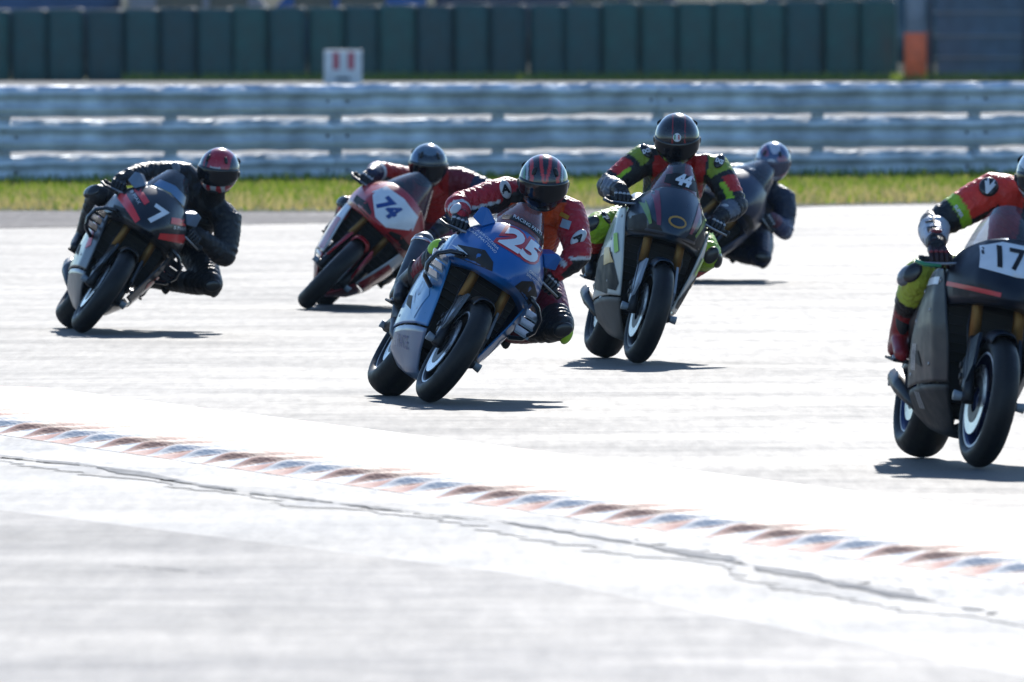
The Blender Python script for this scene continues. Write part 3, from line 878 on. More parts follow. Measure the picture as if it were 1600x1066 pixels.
    # exhaust
    if S.get('exhaust', 'high') == 'high':
        bm = bmesh.new(); tube(bm, [(-.20, .26, .34), (-.22, .34, .42), (-.235, .40, .50)], [.03, .03, .032], 14)
        tube(bm, [(-.10, .1, .22), (-.18, .2, .28), (-.20, .26, .34)], .03, 12)
        ex = bmobj('exhaust_pipe', bm, mat('pipe_steel', (.18, .17, .17), .4, metal=.8), root, True)
        bm = bmesh.new(); tube(bm, [(-.232, .39, .49), (-.235, .41, .53), (-.25, .55, .76), (-.253, .58, .80), (-.255, .60, .83)], [.035, .060, .062, .060, .035], 20)
        bmobj('silencer', bm, mat('silencer_grey', (.10, .11, .12), .38, metal=.7, vary=.2, vscale=20), ex, True)
        bm = bmesh.new(); tube(bm, [(-.2505, .555, .765), (-.2512, .565, .78)], .066, 20); bmobj('silencer_band', bm, mat('disc_steel'), ex, True)
    else:
        bm = bmesh.new(); tube(bm, [(-.10, .1, .2), (-.165, .25, .25), (-.19, .36, .30), (-.195, .50, .34)], [.03, .03, .048, .05], 14)
        bmobj('exhaust_pipe', bm, mat('pipe_dark', (.05, .05, .052), .4, metal=.7), root, True)
    # bars, levers, guards
    grips = {}
    for s in (-1, 1):
        a = Vector((s * .12, -.40, .915)); b = Vector((s * .355, -.335, .875))
        d = (b - a).normalized()
        bm = bmesh.new(); tube(bm, [a, b], .012, 10); bar = bmobj('handlebar', bm, dark(), root, True)
        bm = bmesh.new(); tube(bm, [a + d * .115, b], .017, 12); tube(bm, [b - d * .004, b + d * .018], .02, 12); bmobj('grip', bm, mat('grip_rubber', (.015, .015, .015), .7), bar, True)
        fw = Vector((0, -1, -.25)).normalized()
        bm = bmesh.new(); tube(bm, [a + d * .07 + fw * .02, a + d * .09 + fw * .05, a + d * .15 + fw * .062, b + fw * .058], [.009, .008, .007, .006], 8)
        bmobj('lever', bm, mat('lever_alloy', (.32, .32, .33), .4, metal=.9), bar, True)
        if s == -1 or S.get('guard2', False):
            bm = bmesh.new(); tube(bm, [b + d * .01, b + d * .03 + fw * .03, b + fw * .085, b - d * .07 + fw * .10], [.012, .011, .010, .008], 8)
            bmobj('lever_guard', bm, S.get('guard', blackplastic()), bar, True)
        g = a.lerp(b, .70)
        grips[s] = (g, d, fw)
        # foot peg and hanger
        bm = bmesh.new(); tube(bm, [(s * .17, .32, .415), (s * .275, .32, .425)], .012, 8); tube(bm, [(s * .17, .32, .415), (s * .165, .24, .50)], .016, 8)
        tube(bm, [(s * .19, .32, .415), (s * .21, .16, .40)], .008, 6)
        bmobj('footpeg', bm, mat('lever_alloy'), root, True)
    # axle sliders
    for s in (-1, 1):
        bm = bmesh.new(); tube(bm, [(s * .10, YF + .01, RF), (s * .165, YF + .01, RF)], [.016, .024], 12); bmobj('axle_slider', bm, mat('slider_grey', (.22, .25, .28), .5), root, True)
        bm = bmesh.new(); tube(bm, [(s * .15, YR + .02, RR_), (s * .19, YR + .02, RR_)], [.016, .022], 12); bmobj('axle_slider', bm, mat('slider_grey'), root, True)
    # brake hoses, fairing screws and vents
    for s in (-1, 1):
        bm = bmesh.new(); tube(bm, [(s * .105, YF + .13, RF + .17), (s * .13, YF + .17, .62), (s * .11, YF + .24, .74), (s * .05, YF + .30, .86)], .0055, 6); bmobj('brake_hose', bm, blackplastic(), root, True)
        bvs = bvh_of(sides[s])
        for yy, zz in ((-.36, .80), (-.30, .66), (-.10, .74), (-.02, .60), (-.30, .42), (.04, .36)):
            h = bvs.ray_cast(Vector((s * 1.0, yy, zz)), Vector((-s, 0, 0)), 2)
            if h[0] is None: continue
            bm = bmesh.new(); ellipsoid(bm, h[0], (.004, .010, .010), u=8, v=5); bmobj('fastener', bm, mat('fastener_steel', (.35, .36, .38), .35, metal=.8), sides[s], True)
        decal('side_vent', [((-y if s < 0 else y), z) for y, z in ((-.20, .40), (-.06, .42), (-.02, .47), (-.14, .47))], sides[s], blk, sides[s], (0, 0, 0), (0, (-1 if s < 0 else 1), 0), FZ, .004, .04, bv=bvs)
    # winglets
    if S.get('winglets'):
        wm = S['winglets']
        for s in (-1, 1):
            bm = bmesh.new()
            path = [Vector((s * .20, -.56, .77)), Vector((s * .275, -.53, .745)), Vector((s * .325, -.50, .70)), Vector((s * .335, -.475, .63)), Vector((s * .305, -.44, .57)), Vector((s * .245, -.42, .54))]
            rings = []
            for i, p in enumerate(path):
                t = (path[min(i + 1, 5)] - path[max(i - 1, 0)]).normalized(); fwd = Vector((0, 1, .05)); nn = t.cross(fwd).normalized()
                ch, th = .075, .013
                rings.append([bm.verts.new(p + fwd * (-ch * .6)), bm.verts.new(p + nn * th), bm.verts.new(p + fwd * ch), bm.verts.new(p - nn * th)])
            for A, B in zip(rings, rings[1:]):
                for k in range(4): bm.faces.new((A[k], A[(k + 1) % 4], B[(k + 1) % 4], B[k]))
            bm.faces.new(rings[0]); bm.faces.new(rings[-1][::-1])
            w = bmobj('winglet', bm, wm, root, True)
            for k in range(3):
                bm = bmesh.new(); z = .60 + k * .05
                box(bm, (s * (.285 + .004 * k), -.45, z), (.085 + .004 * k, .085, .012), Euler((R(25), 0, 0)).to_matrix()); bmobj('winglet_slat', bm, S.get('slat', wm), w)
    for s in ((-1, 1) if S.get('upper_wings') else ()):
        bm = bmesh.new()
        pts = [Vector((s * .15, -.50, 1.0)), Vector((s * .225, -.48, 1.045)), Vector((s * .255, -.46, 1.035)), Vector((s * .262, -.45, .965)), Vector((s * .20, -.49, .945))]
        f = [bm.verts.new(p) for p in pts]; g = [bm.verts.new(p + Vector((-s * .03, .13, .01))) for p in pts]
        for k in range(5): bm.faces.new((f[k], f[(k + 1) % 5], g[(k + 1) % 5], g[k]))
        bm.faces.new(f); bm.faces.new(g[::-1])
        bmesh.ops.recalc_face_normals(bm, faces=bm.faces)
        bmesh.ops.bevel(bm, geom=list(bm.edges), offset=.005, segments=1, affect='EDGES')
        bmobj('mirror_blank', bm, S['upper_wings'], root, False)
    return dict(root=root, M=Mw, grips=grips, O=Vector((o_xy.x, o_xy.y, 0)), yaw=yaw, lean=lean)

# ------------------------------------------------------------------ rider
def seg_t(p, a, b):
    ab = b - a; t = max(0, min(1, (p - a).dot(ab) / ab.length_squared)); return t, (p - (a + ab * t)).length
def rider(S, B):
    O = B['O']; root = empty('person', O)
    tag(root, S['rider_label'], 'person', 'motorcycle racers crouched on their machines')
    J = {}
    for k, (px, py, dy) in S['joints'].items(): J[k] = at(px, py, O.y + dy) - O
    M = Matrix.Translation(-O) @ B['M']
    rot = B['M'].to_3x3()
    # grips and pegs come from the machine
    hands = {}
    for s, key in ((-1, 'R'), (1, 'L')):
        g, d, fw = B['grips'][s]
        gw = M @ g; dw = rot @ d; fww = rot @ fw
        uw = dw.cross(fww) * (1 if s < 0 else -1)
        if uw.z < 0: uw = -uw
        hands[key] = (gw, dw, fww, uw)
        J['w' + key] = gw - fww * .075 + uw * .045
        pg = M @ Vector((s * .235, .34, .43))
        J['a' + key] = M @ Vector((s * .245, .40, .535))
        J['t' + key] = M @ Vector((s * .25, .245, .445))
        J['h' + key] = M @ Vector((s * .24, .46, .455))
    pel = J['pelvis']; neck = J['neck']; hd = J['helmet']
    shR, shL = J['sR'], J['sL']
    lat = (shL - shR).normalized()
    hipax = (rot @ Vector((1, 0, 0)) * .6 + lat * .4).normalized()
    hR = pel - hipax * .115; hL = pel + hipax * .115
    J['hipR'], J['hipL'] = hR, hL
    bm = bmesh.new()
    # torso loft
    mid = (shR + shL) / 2
    up = Vector((0, 0, 1))
    stations = [(0.0, pel - (mid - pel).normalized() * .10, .10, .09, hipax), (.0, pel, .175, .135, hipax), (.3, pel.lerp(mid, .3) + up * .03, .165, .125, hipax), (.6, pel.lerp(mid, .62) + up * .045, .185, .135, lat), (.85, pel.lerp(mid, .9) + up * .02, .185, .125, lat), (1, mid.lerp(neck, .35), .13, .10, lat), (1.1, neck, .07, .07, lat), (1.2, hd.lerp(neck, .3), .06, .06, lat)]
    rings = []; seg = 20
    for i, (t, p, w, dp, ax) in enumerate(stations):
        a = stations[max(i - 1, 0)][1]; b = stations[min(i + 1, len(stations) - 1)][1]
        d = (b - a).normalized(); x = (ax - d * ax.dot(d)).normalized(); y = d.cross(x)
        rings.append([bm.verts.new(p + x * w * math.cos(2 * math.pi * k / seg) + y * dp * math.sin(2 * math.pi * k / seg)) for k in range(seg)])
    for A, Bq in zip(rings, rings[1:]):
        for k in range(seg): bm.faces.new((A[k], A[(k + 1) % seg], Bq[(k + 1) % seg], Bq[k]))
    bm.faces.new(rings[0][::-1]); bm.faces.new(rings[-1])
    def limb(pts, rad): tube(bm, pts, rad, 16, True, True)
    for k in 'RL':
        sh, el, wr = J['s' + k], J['e' + k], J['w' + k]
        limb([sh.lerp(mid, .35), sh, sh.lerp(el, .3), sh.lerp(el, .7), el], [.090, .095, .090, .078, .070])
        limb([el, el.lerp(wr, .25), el.lerp(wr, .6), wr], [.070, .072, .060, .044])
        hip, kn, an = J['hip' + k], J['k' + k], J['a' + k]
        limb([pel.lerp(hip, .4), hip, hip.lerp(kn, .35), hip.lerp(kn, .75), kn], [.11, .125, .110, .085, .076])
        limb([kn, kn.lerp(an, .2), kn.lerp(an, .45), kn.lerp(an, .8), an], [.076, .075, .072, .054, .050])
    # aerodynamic hump
    hp = mid.lerp(pel, .10) + up * .13
    back = (pel - mid).normalized()
    limb([hp - back * .05 - up * .01, hp + back * .10, hp + back * .24 - up * .05], [.055, .075, .05])
    ellipsoid(bm, hd, (.09, .1, .1))
    bmesh.ops.recalc_face_normals(bm, faces=bm.faces)
    me = bpy.data.meshes.new('body'); bm.to_mesh(me); bm.free()
    me = bake(me, [('REMESH', dict(mode='VOXEL', voxel_size=.0105, use_smooth_shade=True)), ('SMOOTH', dict(factor=.5, iterations=5))])
    # colours follow the suit's panels
    bones = []
    for k in 'RL':
        bones += [('ua' + k, J['s' + k], J['e' + k]), ('fa' + k, J['e' + k], J['w' + k]), ('th' + k, J['hip' + k], J['k' + k]), ('sh' + k, J['k' + k], J['a' + k])]
    bones.append(('torso', pel, neck))
    n = len(me.vertices); co = np.empty(n * 3); me.vertices.foreach_get('co', co); co = co.reshape(-1, 3)
    # light wrinkles in the leather
    best = np.full(n, 1e9); bi = np.zeros(n, int); bt = np.zeros(n)
    for i, (nm, a, b) in enumerate(bones):
        a_, b_ = np.array(a), np.array(b); ab = b_ - a_
        t = np.clip(((co - a_) @ ab) / (ab @ ab), 0, 1); q = a_ + t[:, None] * ab
        dist = np.linalg.norm(co - q, axis=1)
        rad = {'ua': .075, 'fa': .055, 'th': .105, 'sh': .065, 'to': .16}[nm[:2]]
        dd = dist - rad
        u = dd < best; best[u] = dd[u]; bi[u] = i; bt[u] = t[u]
    # leather creases bunching up around elbows, knees and waist
    nv = np.empty(n * 3); me.vertices.foreach_get('normal', nv); nv = nv.reshape(-1, 3)
    rs = np.random.RandomState(3)
    for i, (nm, a, b) in enumerate(bones):
        sel = bi == i
        if not sel.any(): continue
        L_ = (b - a).length; t = bt[sel]; al = t * L_
        ang_ = co[sel] @ rs.uniform(-1, 1, (3, 3))
        wob = np.sin(ang_[:, 0] * 38 + i) + np.sin(ang_[:, 1] * 61)
        wgt = {'ua': .35 + np.exp(-((t - 1) / .3) ** 2), 'fa': .3 + np.exp(-(t / .35) ** 2), 'th': .3 + np.exp(-((t - .05) / .25) ** 2) + .7 * np.exp(-((t - 1) / .25) ** 2), 'sh': .25 + np.exp(-(t / .3) ** 2), 'to': .5 + 0 * t}[nm[:2]]
        dsp = .0032 * wgt * np.sin(al * 2 * np.pi / .042 + wob * 1.3) + .0025 * wob * .5
        co[sel] += nv[sel] * dsp[:, None]
    me.vertices.foreach_set('co', co.ravel()); me.update()
    colr = np.empty((n, 4), np.float32); colr[:, 3] = 1
    suit = S['suit']
    lat_np = np.array(lat)
    midn = np.array(mid)
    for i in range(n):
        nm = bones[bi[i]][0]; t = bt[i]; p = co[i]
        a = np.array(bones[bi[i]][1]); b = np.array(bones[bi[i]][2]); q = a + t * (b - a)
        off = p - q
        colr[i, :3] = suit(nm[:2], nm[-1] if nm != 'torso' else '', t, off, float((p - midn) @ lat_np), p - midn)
    ca = me.color_attributes.new('suit', 'FLOAT_COLOR', 'POINT'); ca.data.foreach_set('color', colr.ravel())
    # fold wrinkles near the joints
    me.materials.clear(); setmats(me, mat('suit_leather', rough=.42, vary=.14, vscale=22, bump=.35, bscale=38, attr='suit', spec=.45))
    bnt = MATS['suit_leather'].node_tree.nodes
    for q in bnt:
        if q.type == 'BUMP': q.inputs['Distance'].default_value = .022; q.inputs['Strength'].default_value = .6; smooth(me)
    body = link('body', me, root)
    bbv = bvh_of(body)
    def hit(px, py):
        w = at(px, py, O.y); d = (w - Vector((0, 0, HCAM))).normalized()
        h = bbv.ray_cast(w - d * 3 - O, d, 8)
        return h
    for sh_ in S.get('shields', []):
        h = hit(sh_[0], sh_[1])
        if h[0] is None: continue
        nrm = h[1].normalized()
        if nrm.y > 0: nrm = -nrm
        a = R(sh_[4]); y = Vector((-math.sin(a), 0, math.cos(a))); y = (y - nrm * y.dot(nrm)).normalized(); x = y.cross(nrm)
        m3 = Matrix((x, y, nrm)).transposed()
        bm = bmesh.new(); ellipsoid(bm, h[0], (sh_[2], sh_[3], .016), m3, 18, 8)
        g = bmobj('armour_plate', bm, sh_[5], root, True)
        if len(sh_) > 6:
            gb = bvh_of(g)
            ax_, ay_ = (math.cos(a), 0, math.sin(a)), (-math.sin(a), 0, math.cos(a))
            decal('lettering', text_mesh(sh_[6], sh_[7], bold=sh_[9] if len(sh_) > 9 else .002), g, sh_[8], g, h[0], ax_, ay_, .003, .02, bv=gb)
    for bd in S.get('badges', []):
        a = R(bd[4]); org = at(bd[0], bd[1], O.y) - O
        sh2 = [(-bd[2] / 2, -bd[3] / 2), (bd[2] / 2, -bd[3] / 2), (bd[2] / 2, bd[3] / 2), (-bd[2] / 2, bd[3] / 2)] if not isinstance(bd[2], str) else text_mesh(bd[2], bd[3], bold=.001)
        decal('badge', sh2, body, bd[5], root, org, (math.cos(a), 0, math.sin(a)), (-math.sin(a), 0, math.cos(a)), .004, .02, bv=bbv)
    # helmet
    hrot = Euler((R(S['hpitch']), R(S['hroll']), R(S['hyaw'])), 'XYZ').to_matrix()
    helmet(S, root, hd, hrot)
    # gloves
    for k in 'RL':
        gw, dw, fw, uw = hands[k]
        bm = bmesh.new()
        wr = J['w' + k]; el = J['e' + k]
        inn = -dw
        kn = []
        for i in range(4):
            off = dw * (.036 - .0235 * i)
            Rg = .031 - (.002 if i in (0,) else 0)
            ln = [-62, -80, -82, -72][i]
            pts = []
            for q in range(7):
                th = R(104 + (ln - 104) * q / 6)
                pts.append(gw + off + (fw * math.cos(th) + uw * math.sin(th)) * Rg)
            tube(bm, pts, [.0125, .0125, .012, .0115, .011, .0105, .009], 8, True, True)
            kn.append(gw + off + (fw * math.cos(R(88)) + uw * math.sin(R(88))) * (Rg + .009))
        # palm between wrist and knuckles
        for i in range(4):
            off = dw * (.034 - .0225 * i)
            tube(bm, [wr + off * .55, (wr + gw) / 2 + off * .85 + uw * .012, gw + off + uw * .033], [.021, .020, .0145], 8, True, True)
        # thumb under the bar
        b0 = (wr + gw) / 2 + inn * .035
        pts = [b0, gw + inn * .052 + fw * -.03 + uw * .012, gw + inn * .056 + uw * -.030 - fw * .008, gw + inn * .05 + uw * -.034 + fw * .02]
        tube(bm, pts, [.018, .0145, .0125, .010], 8, True, True)
        # cuff
        cd = (el - wr).normalized()
        tube(bm, [wr - cd * .01, wr + cd * .05, wr + cd * .11], [.040, .047, .058], 14, True)
        gl = bmobj('glove', bm, S['glove'], root, True)
        for i in range(4):
            bm = bmesh.new(); ellipsoid(bm, kn[i], (.0125, .0125, .010), u=10, v=6); bmobj('knuckle', bm, S['knuckle'], gl, True)
        bm = bmesh.new(); ellipsoid(bm, wr + cd * .075 + up * .042 - rot @ Vector((0, .01, 0)), (.028, .028, .016)); bmobj('cuff_guard', bm, S['knuckle'], gl, True)
    # boots
    for k in 'RL':
        an, toe, heel, kn = J['a' + k], J['t' + k], J['h' + k], J['k' + k]
        bm = bmesh.new()
        sd_ = (kn - an).normalized()
        limb2 = lambda pts, rad: tube(bm, pts, rad, 14, True, True)
        limb2([an - sd_ * .01, an + sd_ * .10, an + sd_ * .19], [.050, .058, .066])
        limb2([heel + sd_ * .012, an.lerp(toe, .35), toe], [.040, .045, .036])
        limb2([an, heel + sd_ * .02], [.05, .042])
        me = bpy.data.meshes.new('boot'); bmesh.ops.recalc_face_normals(bm, faces=bm.faces); bm.to_mesh(me); bm.free()
        me = bake(me, [('REMESH', dict(mode='VOXEL', voxel_size=.009, use_smooth_shade=True)), ('SMOOTH', dict(factor=.5, iterations=3))])
        me.materials.clear(); setmats(me, S['boot']); smooth(me)
        bt_ = link('boot', me, root)
        dn = (heel - an).normalized()
        bm = bmesh.new(); fdir = (toe - heel).normalized()
        box(bm, (0, 0, 0), (.07, (toe - heel).length + .07, .014), bev=.005)
        sx = fdir.cross(dn).normalized(); m3 = Matrix((sx, fdir, sx.cross(fdir))).transposed()
        bmesh.ops.transform(bm, matrix=Matrix.Translation((toe + heel) / 2 + dn * .040) @ m3.to_4x4(), verts=bm.verts)
        bmobj('sole', bm, mat('boot_sole', (.02, .02, .02), .7), bt_)
        bm = bmesh.new()
        c = an.lerp(kn, .25); outw = (rot @ Vector((-1 if k == 'R' else 1, 0, 0)))
        fwd = rot @ Vector((0, -1, 0))
        ellipsoid(bm, c + fwd * .055 + outw * .02, (.035, .025, .075), Matrix.Rotation(0, 3, 'X'))
        bmobj('shin_guard', bm, S.get('boot2', S['boot']), bt_, True)
    # guards and sliders
    cview = Vector((0, -1, .12))
    for k in 'RL':
        sgn = -1 if k == 'R' else 1
        outw = (lat * sgn + Vector((0, 0, .55))).normalized()
        sh, el, kn, hip, wr, an = J['s' + k], J['e' + k], J['k' + k], J['hip' + k], J['w' + k], J['a' + k]
        def shield(name, c, nrm, along, sx, sy, m, thick=.012):
            nrm = nrm.normalized(); y = (along - nrm * along.dot(nrm)).normalized(); x = y.cross(nrm)
            m3 = Matrix((x, y, nrm)).transposed()
            bm = bmesh.new(); ellipsoid(bm, c, (sx, sy, thick), m3, 16, 8)
            return bmobj(name, bm, m, root, True), m3
        if S.get('sh_guard'):
            g, m3 = shield('shoulder_guard', sh + (outw * .6 + cview * .75).normalized() * .086, outw * .6 + cview * .75, el - sh, .034, .052, S['sh_guard'])
            tx = S.get('sh_text')
            if tx:
                me = text_mesh(tx[0], tx[1], bold=.001); setmats(me, tx[2])
                o = link('lettering', me, g); 
                o.matrix_local = Matrix.Translation(sh + (outw * .6 + cview * .75).normalized() * .101) @ m3.to_4x4() @ Matrix.Rotation(R(tx[3] if k == 'R' else -tx[3]), 4, 'Z') @ Matrix.Scale(-1 if False else 1, 4)
        if S.get('el_guard'):
            dn = ((el - sh).normalized() - (wr - el).normalized() + Vector((sgn * .4, 0, 0)) + cview * .3).normalized()
            shield('elbow_guard', el + dn * .058, dn, wr - el, .040, .062, S['el_guard'], .022)
        kd = ((kn - hip).normalized() * .55 + rot @ Vector((sgn * .8, 0, 0)) - (an - kn).normalized() * .3).normalized()
        shield('knee_slider', kn + kd * .070 + (an - kn).normalized() * .03, kd, an - kn, .044, .06, S['slider_knee'], .026)
        kc = ((kn - hip).normalized() + cview * .5 + up * .25).normalized()
        shield('knee_guard', kn + kc * .066, kc, an - kn, .04, .055, S.get('kn_guard', S['slider_knee']), .014)

def helmet(S, root, c, rot):
    ax_, ayf, ayb, azt, azb = .129, .142, .158, .142, .150
    def surf(az, el, off=0.):
        d = Vector((math.sin(az) * math.cos(el), -math.cos(az) * math.cos(el), math.sin(el)))
        ay = ayf if d.y < 0 else ayb
        az_ = azt if d.z > 0 else azb
        r = 1 / math.sqrt((d.x / ax_) ** 2 + (d.y / ay) ** 2 + (d.z / az_) ** 2)
        fr = max(0, -d.y); lo = max(0, min(1, (-d.z) / .6))
        r *= 1 + .15 * fr * lo * lo * (3 - 2 * lo)
        # cheeks pinch in below
        p = d * (r + off)
        if p.z < -.04: p.x *= 1 - .9 * (-.04 - p.z)
        if p.y > 0 and p.z < 0: p.y *= 1 + .6 * p.z
        return p
    na, ne = 112, 64
    V = []; F = []; C = []
    e0, e1 = R(90), R(-56)
    for i in range(ne + 1):
        el = e0 + (e1 - e0) * i / ne
        for j in range(na):
            az = 2 * math.pi * j / na
            p = surf(az, el)
            V.append(c + rot @ p)
            a = (az + math.pi) % (2 * math.pi) - math.pi
            C.append((*S['helmet_col'](p, a, el), 1))
    for i in range(ne):
        for j in range(na): F.append((i * na + j, (i + 1) * na + j, (i + 1) * na + (j + 1) % na, i * na + (j + 1) % na))
    me = bpy.data.meshes.new('helmet'); me.from_pydata([tuple(v) for v in V], [], F)
    ca = me.color_attributes.new('suit', 'FLOAT_COLOR', 'POINT'); ca.data.foreach_set('color', np.array(C, np.float32).ravel())
    setmats(me, mat('helmet_lacquer', rough=.22, vary=.06, vscale=20, attr='suit', coat=.8)); smooth(me); me.update()
    h = link('helmet', me, root)
    # visor
    V = []; F = []; nu, nv = 40, 14
    for j in range(nv + 1):
        for i in range(nu + 1):
            u = -1 + 2 * i / nu
            az = R(84) * u
            top = R(17) - R(5) * abs(u) ** 3; bot = R(-27) + R(14) * abs(u) ** 2.2
            el = top + (bot - top) * j / nv
            edge = min(j, nv - j, i, nu - i)
            V.append(c + rot @ surf(az, el, .0055 if edge > 0 else .001))
    for j in range(nv):
        for i in range(nu):
            k = j * (nu + 1) + i; F.append((k, k + nu + 1, k + nu + 2, k + 1))
    o = mesh('visor', V, F, S.get('visor', mat('visor_smoke', (.006, .006, .008), .08, coat=.3, vary=.02)), h, True)
    # chin vent, brow vents, rear spoiler, neck roll
    def blob(name, az, el, s, m, off=.004):
        p = surf(R(az), R(el), off)
        d = p.normalized(); y = Vector((0, 0, 1)); y = (y - d * y.dot(d)).normalized(); x = y.cross(d)
        m3 = rot @ Matrix((x, y, d)).transposed()
        bm = bmesh.new(); ellipsoid(bm, c + rot @ p, s, m3, 12, 6); return bmobj(name, bm, m, h, True)
    blk = mat('vent_black', (.01, .01, .012), .4)
    blob('chin_vent', 0, -44, (.035, .012, .008), blk)
    for a in S.get('vents', (-32, 32)): blob('brow_vent', a, 40, (.012, .026, .008), blk)
    for a in (-88, 88): blob('visor_pivot', a, -4, (.02, .02, .006), blk)
    rows = []
    for q in range(7):
        a = R(180 - 54 + 18 * q)
        p0 = surf(a, R(38), .001); p1 = surf(a, R(24), .002); p1 = p1 + Vector((p1.x, p1.y, 0)).normalized() * .028
        p2 = surf(a, R(12), .001)
        rows.append([tuple(c + rot @ p) for p in (p0, p1, p2)])
    panel('spoiler', rows, S.get('spoiler', blk), h, level=1, thick=.003)
    bm = bmesh.new()
    ring = [c + rot @ (surf(2 * math.pi * k / 20, R(-54), -.008)) for k in range(21)]
    tube(bm, ring, .012, 8); bmobj('neck_roll', bm, mat('neck_fabric', (.012, .012, .013), .9), h, True)
    if S.get('crest'):
        for nm, az0, az1, el0, el1, m in S['crest']:
            V = []; F = []
            if nm == 'crest_disc':
                for ring_i in range(3):
                    for k in range(16):
                        a = 2 * math.pi * k / 16; r_ = ring_i / 2
                        V.append(c + rot @ surf(R((az0 + az1) / 2 + (az1 - az0) / 2 * r_ * math.cos(a)), R((el0 + el1) / 2 + (el1 - el0) / 2 * r_ * math.sin(a)), .003))
                for ri in range(2):
                    for k in range(16): F.append((ri * 16 + k, ri * 16 + (k + 1) % 16, ri * 16 + 16 + (k + 1) % 16, ri * 16 + 16 + k))
            else:
                for i in range(3):
                    for j in range(3): V.append(c + rot @ surf(R(az0 + (az1 - az0) * i / 2), R(el0 + (el1 - el0) * j / 2), .0045))
                for i in range(2):
                    for j in range(2): F.append((i * 3 + j, i * 3 + j + 1, i * 3 + j + 4, i * 3 + j + 3))
            mesh(nm, V, F, m, h, True)

# ------------------------------------------------------------------ the field
def paint(name, c=(.5,.5,.5), rough=.32, coat=.35, metal=0.): return mat(name, c, rough, metal, coat, vary=.10, vscale=9)
WHT = paint('decal_white', (.72, .74, .76), .35, .3)
BLKD = mat('decal_black', (.010, .010, .012), .5, spec=.3)
RED = paint('decal_red', (.55, .02, .03), .35, .3)
LIME = paint('decal_lime', (.36, .62, .03), .35, .3)
GOLD = paint('decal_gold', (.48, .25, .04), .35, .3)
NAVY = paint('decal_navy', (.012, .05, .22), .35, .3)
black_alloy = mat('rim_black', (.015, .015, .017), .4, metal=.5)
stripe_w = mat('rim_tape_white', (.70, .72, .75), .4)
stripe_b = mat('rim_tape_blue', (.03, .12, .45), .4)
stripe_k = mat('rim_tape_grey', (.10, .11, .12), .4)
scr_clear = glassmat('screen_clear', (.62, .74, .85), .12)
scr_smoke = glassmat('screen_smoke', (.40, .46, .55), .18)
L_black = (.012, .012, .014); L_white = (.62, .63, .64); L_red = (.42, .012, .022); L_orange = (.72, .085, .012); L_lime = (.33, .55, .02); L_crim = (.50, .02, .018)
L_navy = (.012, .022, .06); L_grey = (.12, .14, .18); L_wine = (.20, .012, .025)
def glove(name, c): return mat(name, c, .5, vary=.2, vscale=30, bump=.3, bscale=80)
GLV = glove('glove_black', (.014, .014, .016))
KNW = mat('knuckle_pale', (.42, .44, .46), .35)
KNK = mat('knuckle_black', (.02, .02, .022), .25, coat=.4)
BOOTK = mat('boot_black', (.014, .014, .016), .4, vary=.2, bump=.2, bscale=50)
BOOTR = mat('boot_red', (.28, .015, .02), .4, vary=.3, vscale=10, bump=.2, bscale=50)
GRD_W = mat('guard_white', (.55, .57, .58), .3, coat=.3)
GRD_K = mat('guard_black', (.015, .015, .017), .3, coat=.3)
GRD_LIME = mat('guard_lime', (.36, .62, .03), .4)
GRD_G = mat('guard_grey', (.16, .17, .19), .35, coat=.2)

def suit25(b, s, t, off, x, d):
    f = off[1] < 0      # front (toward the camera)
    if b == 'to':
        if abs(x) > .145: return L_red
        if t > .55: return L_orange if off[2] < .06 else L_black
        return L_black
    if b == 'ua':
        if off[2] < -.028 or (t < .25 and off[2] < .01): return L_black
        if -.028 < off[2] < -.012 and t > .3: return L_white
        return L_red
    if b == 'fa':
        if t < .30: return L_red
        if t > .8: return L_red
        return L_white if (.45 < t < .62 and off[2] > 0) else (L_black if off[2] < -.01 else L_red)
    if b == 'th': return L_wine if t < .75 else L_black
    return L_black if (t < .35 or t > .8) else L_wine
def suit7(b, s, t, off, x, d):
    if b == 'ua' and t < .3 and off[2] > .05: return (.03, .035, .04)
    if b == 'sh' and .3 < t < .4: return (.05, .055, .06)
    return L_black
def suit74(b, s, t, off, x, d):
    if b in ('ua', 'fa') and s == 'L': return L_navy if (b == 'fa' or t > .55) else L_wine
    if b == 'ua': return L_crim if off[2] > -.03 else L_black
    if b == 'fa': return L_white if .2 < t < .45 else ((.012, .02, .06) if t > .45 else L_crim)
    if b == 'to': return L_crim if abs(x) < .12 and t > .4 else L_wine
    if b == 'th': return L_crim if t > .4 else L_wine
    return L_wine if t < .5 else L_black
def suit44(b, s, t, off, x, d):
    if b == 'to':
        if t > .5 and .035 < abs(x) < .15 and off[2] < .07: return L_crim
        return L_black
    if b == 'ua':
        if t < .24 and off[2] > .0: return (.26, .34, .03)
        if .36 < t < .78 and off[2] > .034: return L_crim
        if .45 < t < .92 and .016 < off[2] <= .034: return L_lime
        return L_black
    if b == 'fa':
        if t < .2: return L_crim if off[2] > 0 else L_black
        return L_grey if .3 < t < .75 and off[2] > -.02 else L_black
    if b == 'th': return L_lime if t > .25 else L_black
    if t < .22: return L_black if off[0] * (1 if s == 'R' else -1) > -.02 else L_crim
    return L_crim if t < .62 else L_black
def suit179(b, s, t, off, x, d):
    if b == 'to':
        if abs(x) < .06: return L_black
        return (.75, .04, .025)
    if b == 'ua':
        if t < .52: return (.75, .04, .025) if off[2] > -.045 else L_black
        if t < .68: return L_lime
        return L_black
    if b == 'fa': return (.50, .53, .58) if .12 < t < .8 else (L_lime if t <= .12 and off[2] > 0 else L_black)
    if b == 'th': return (.42, .50, .05) if t > .3 else L_black
    return (.42, .50, .05) if t < .35 else (L_black if t < .55 else (.24, .015, .02))
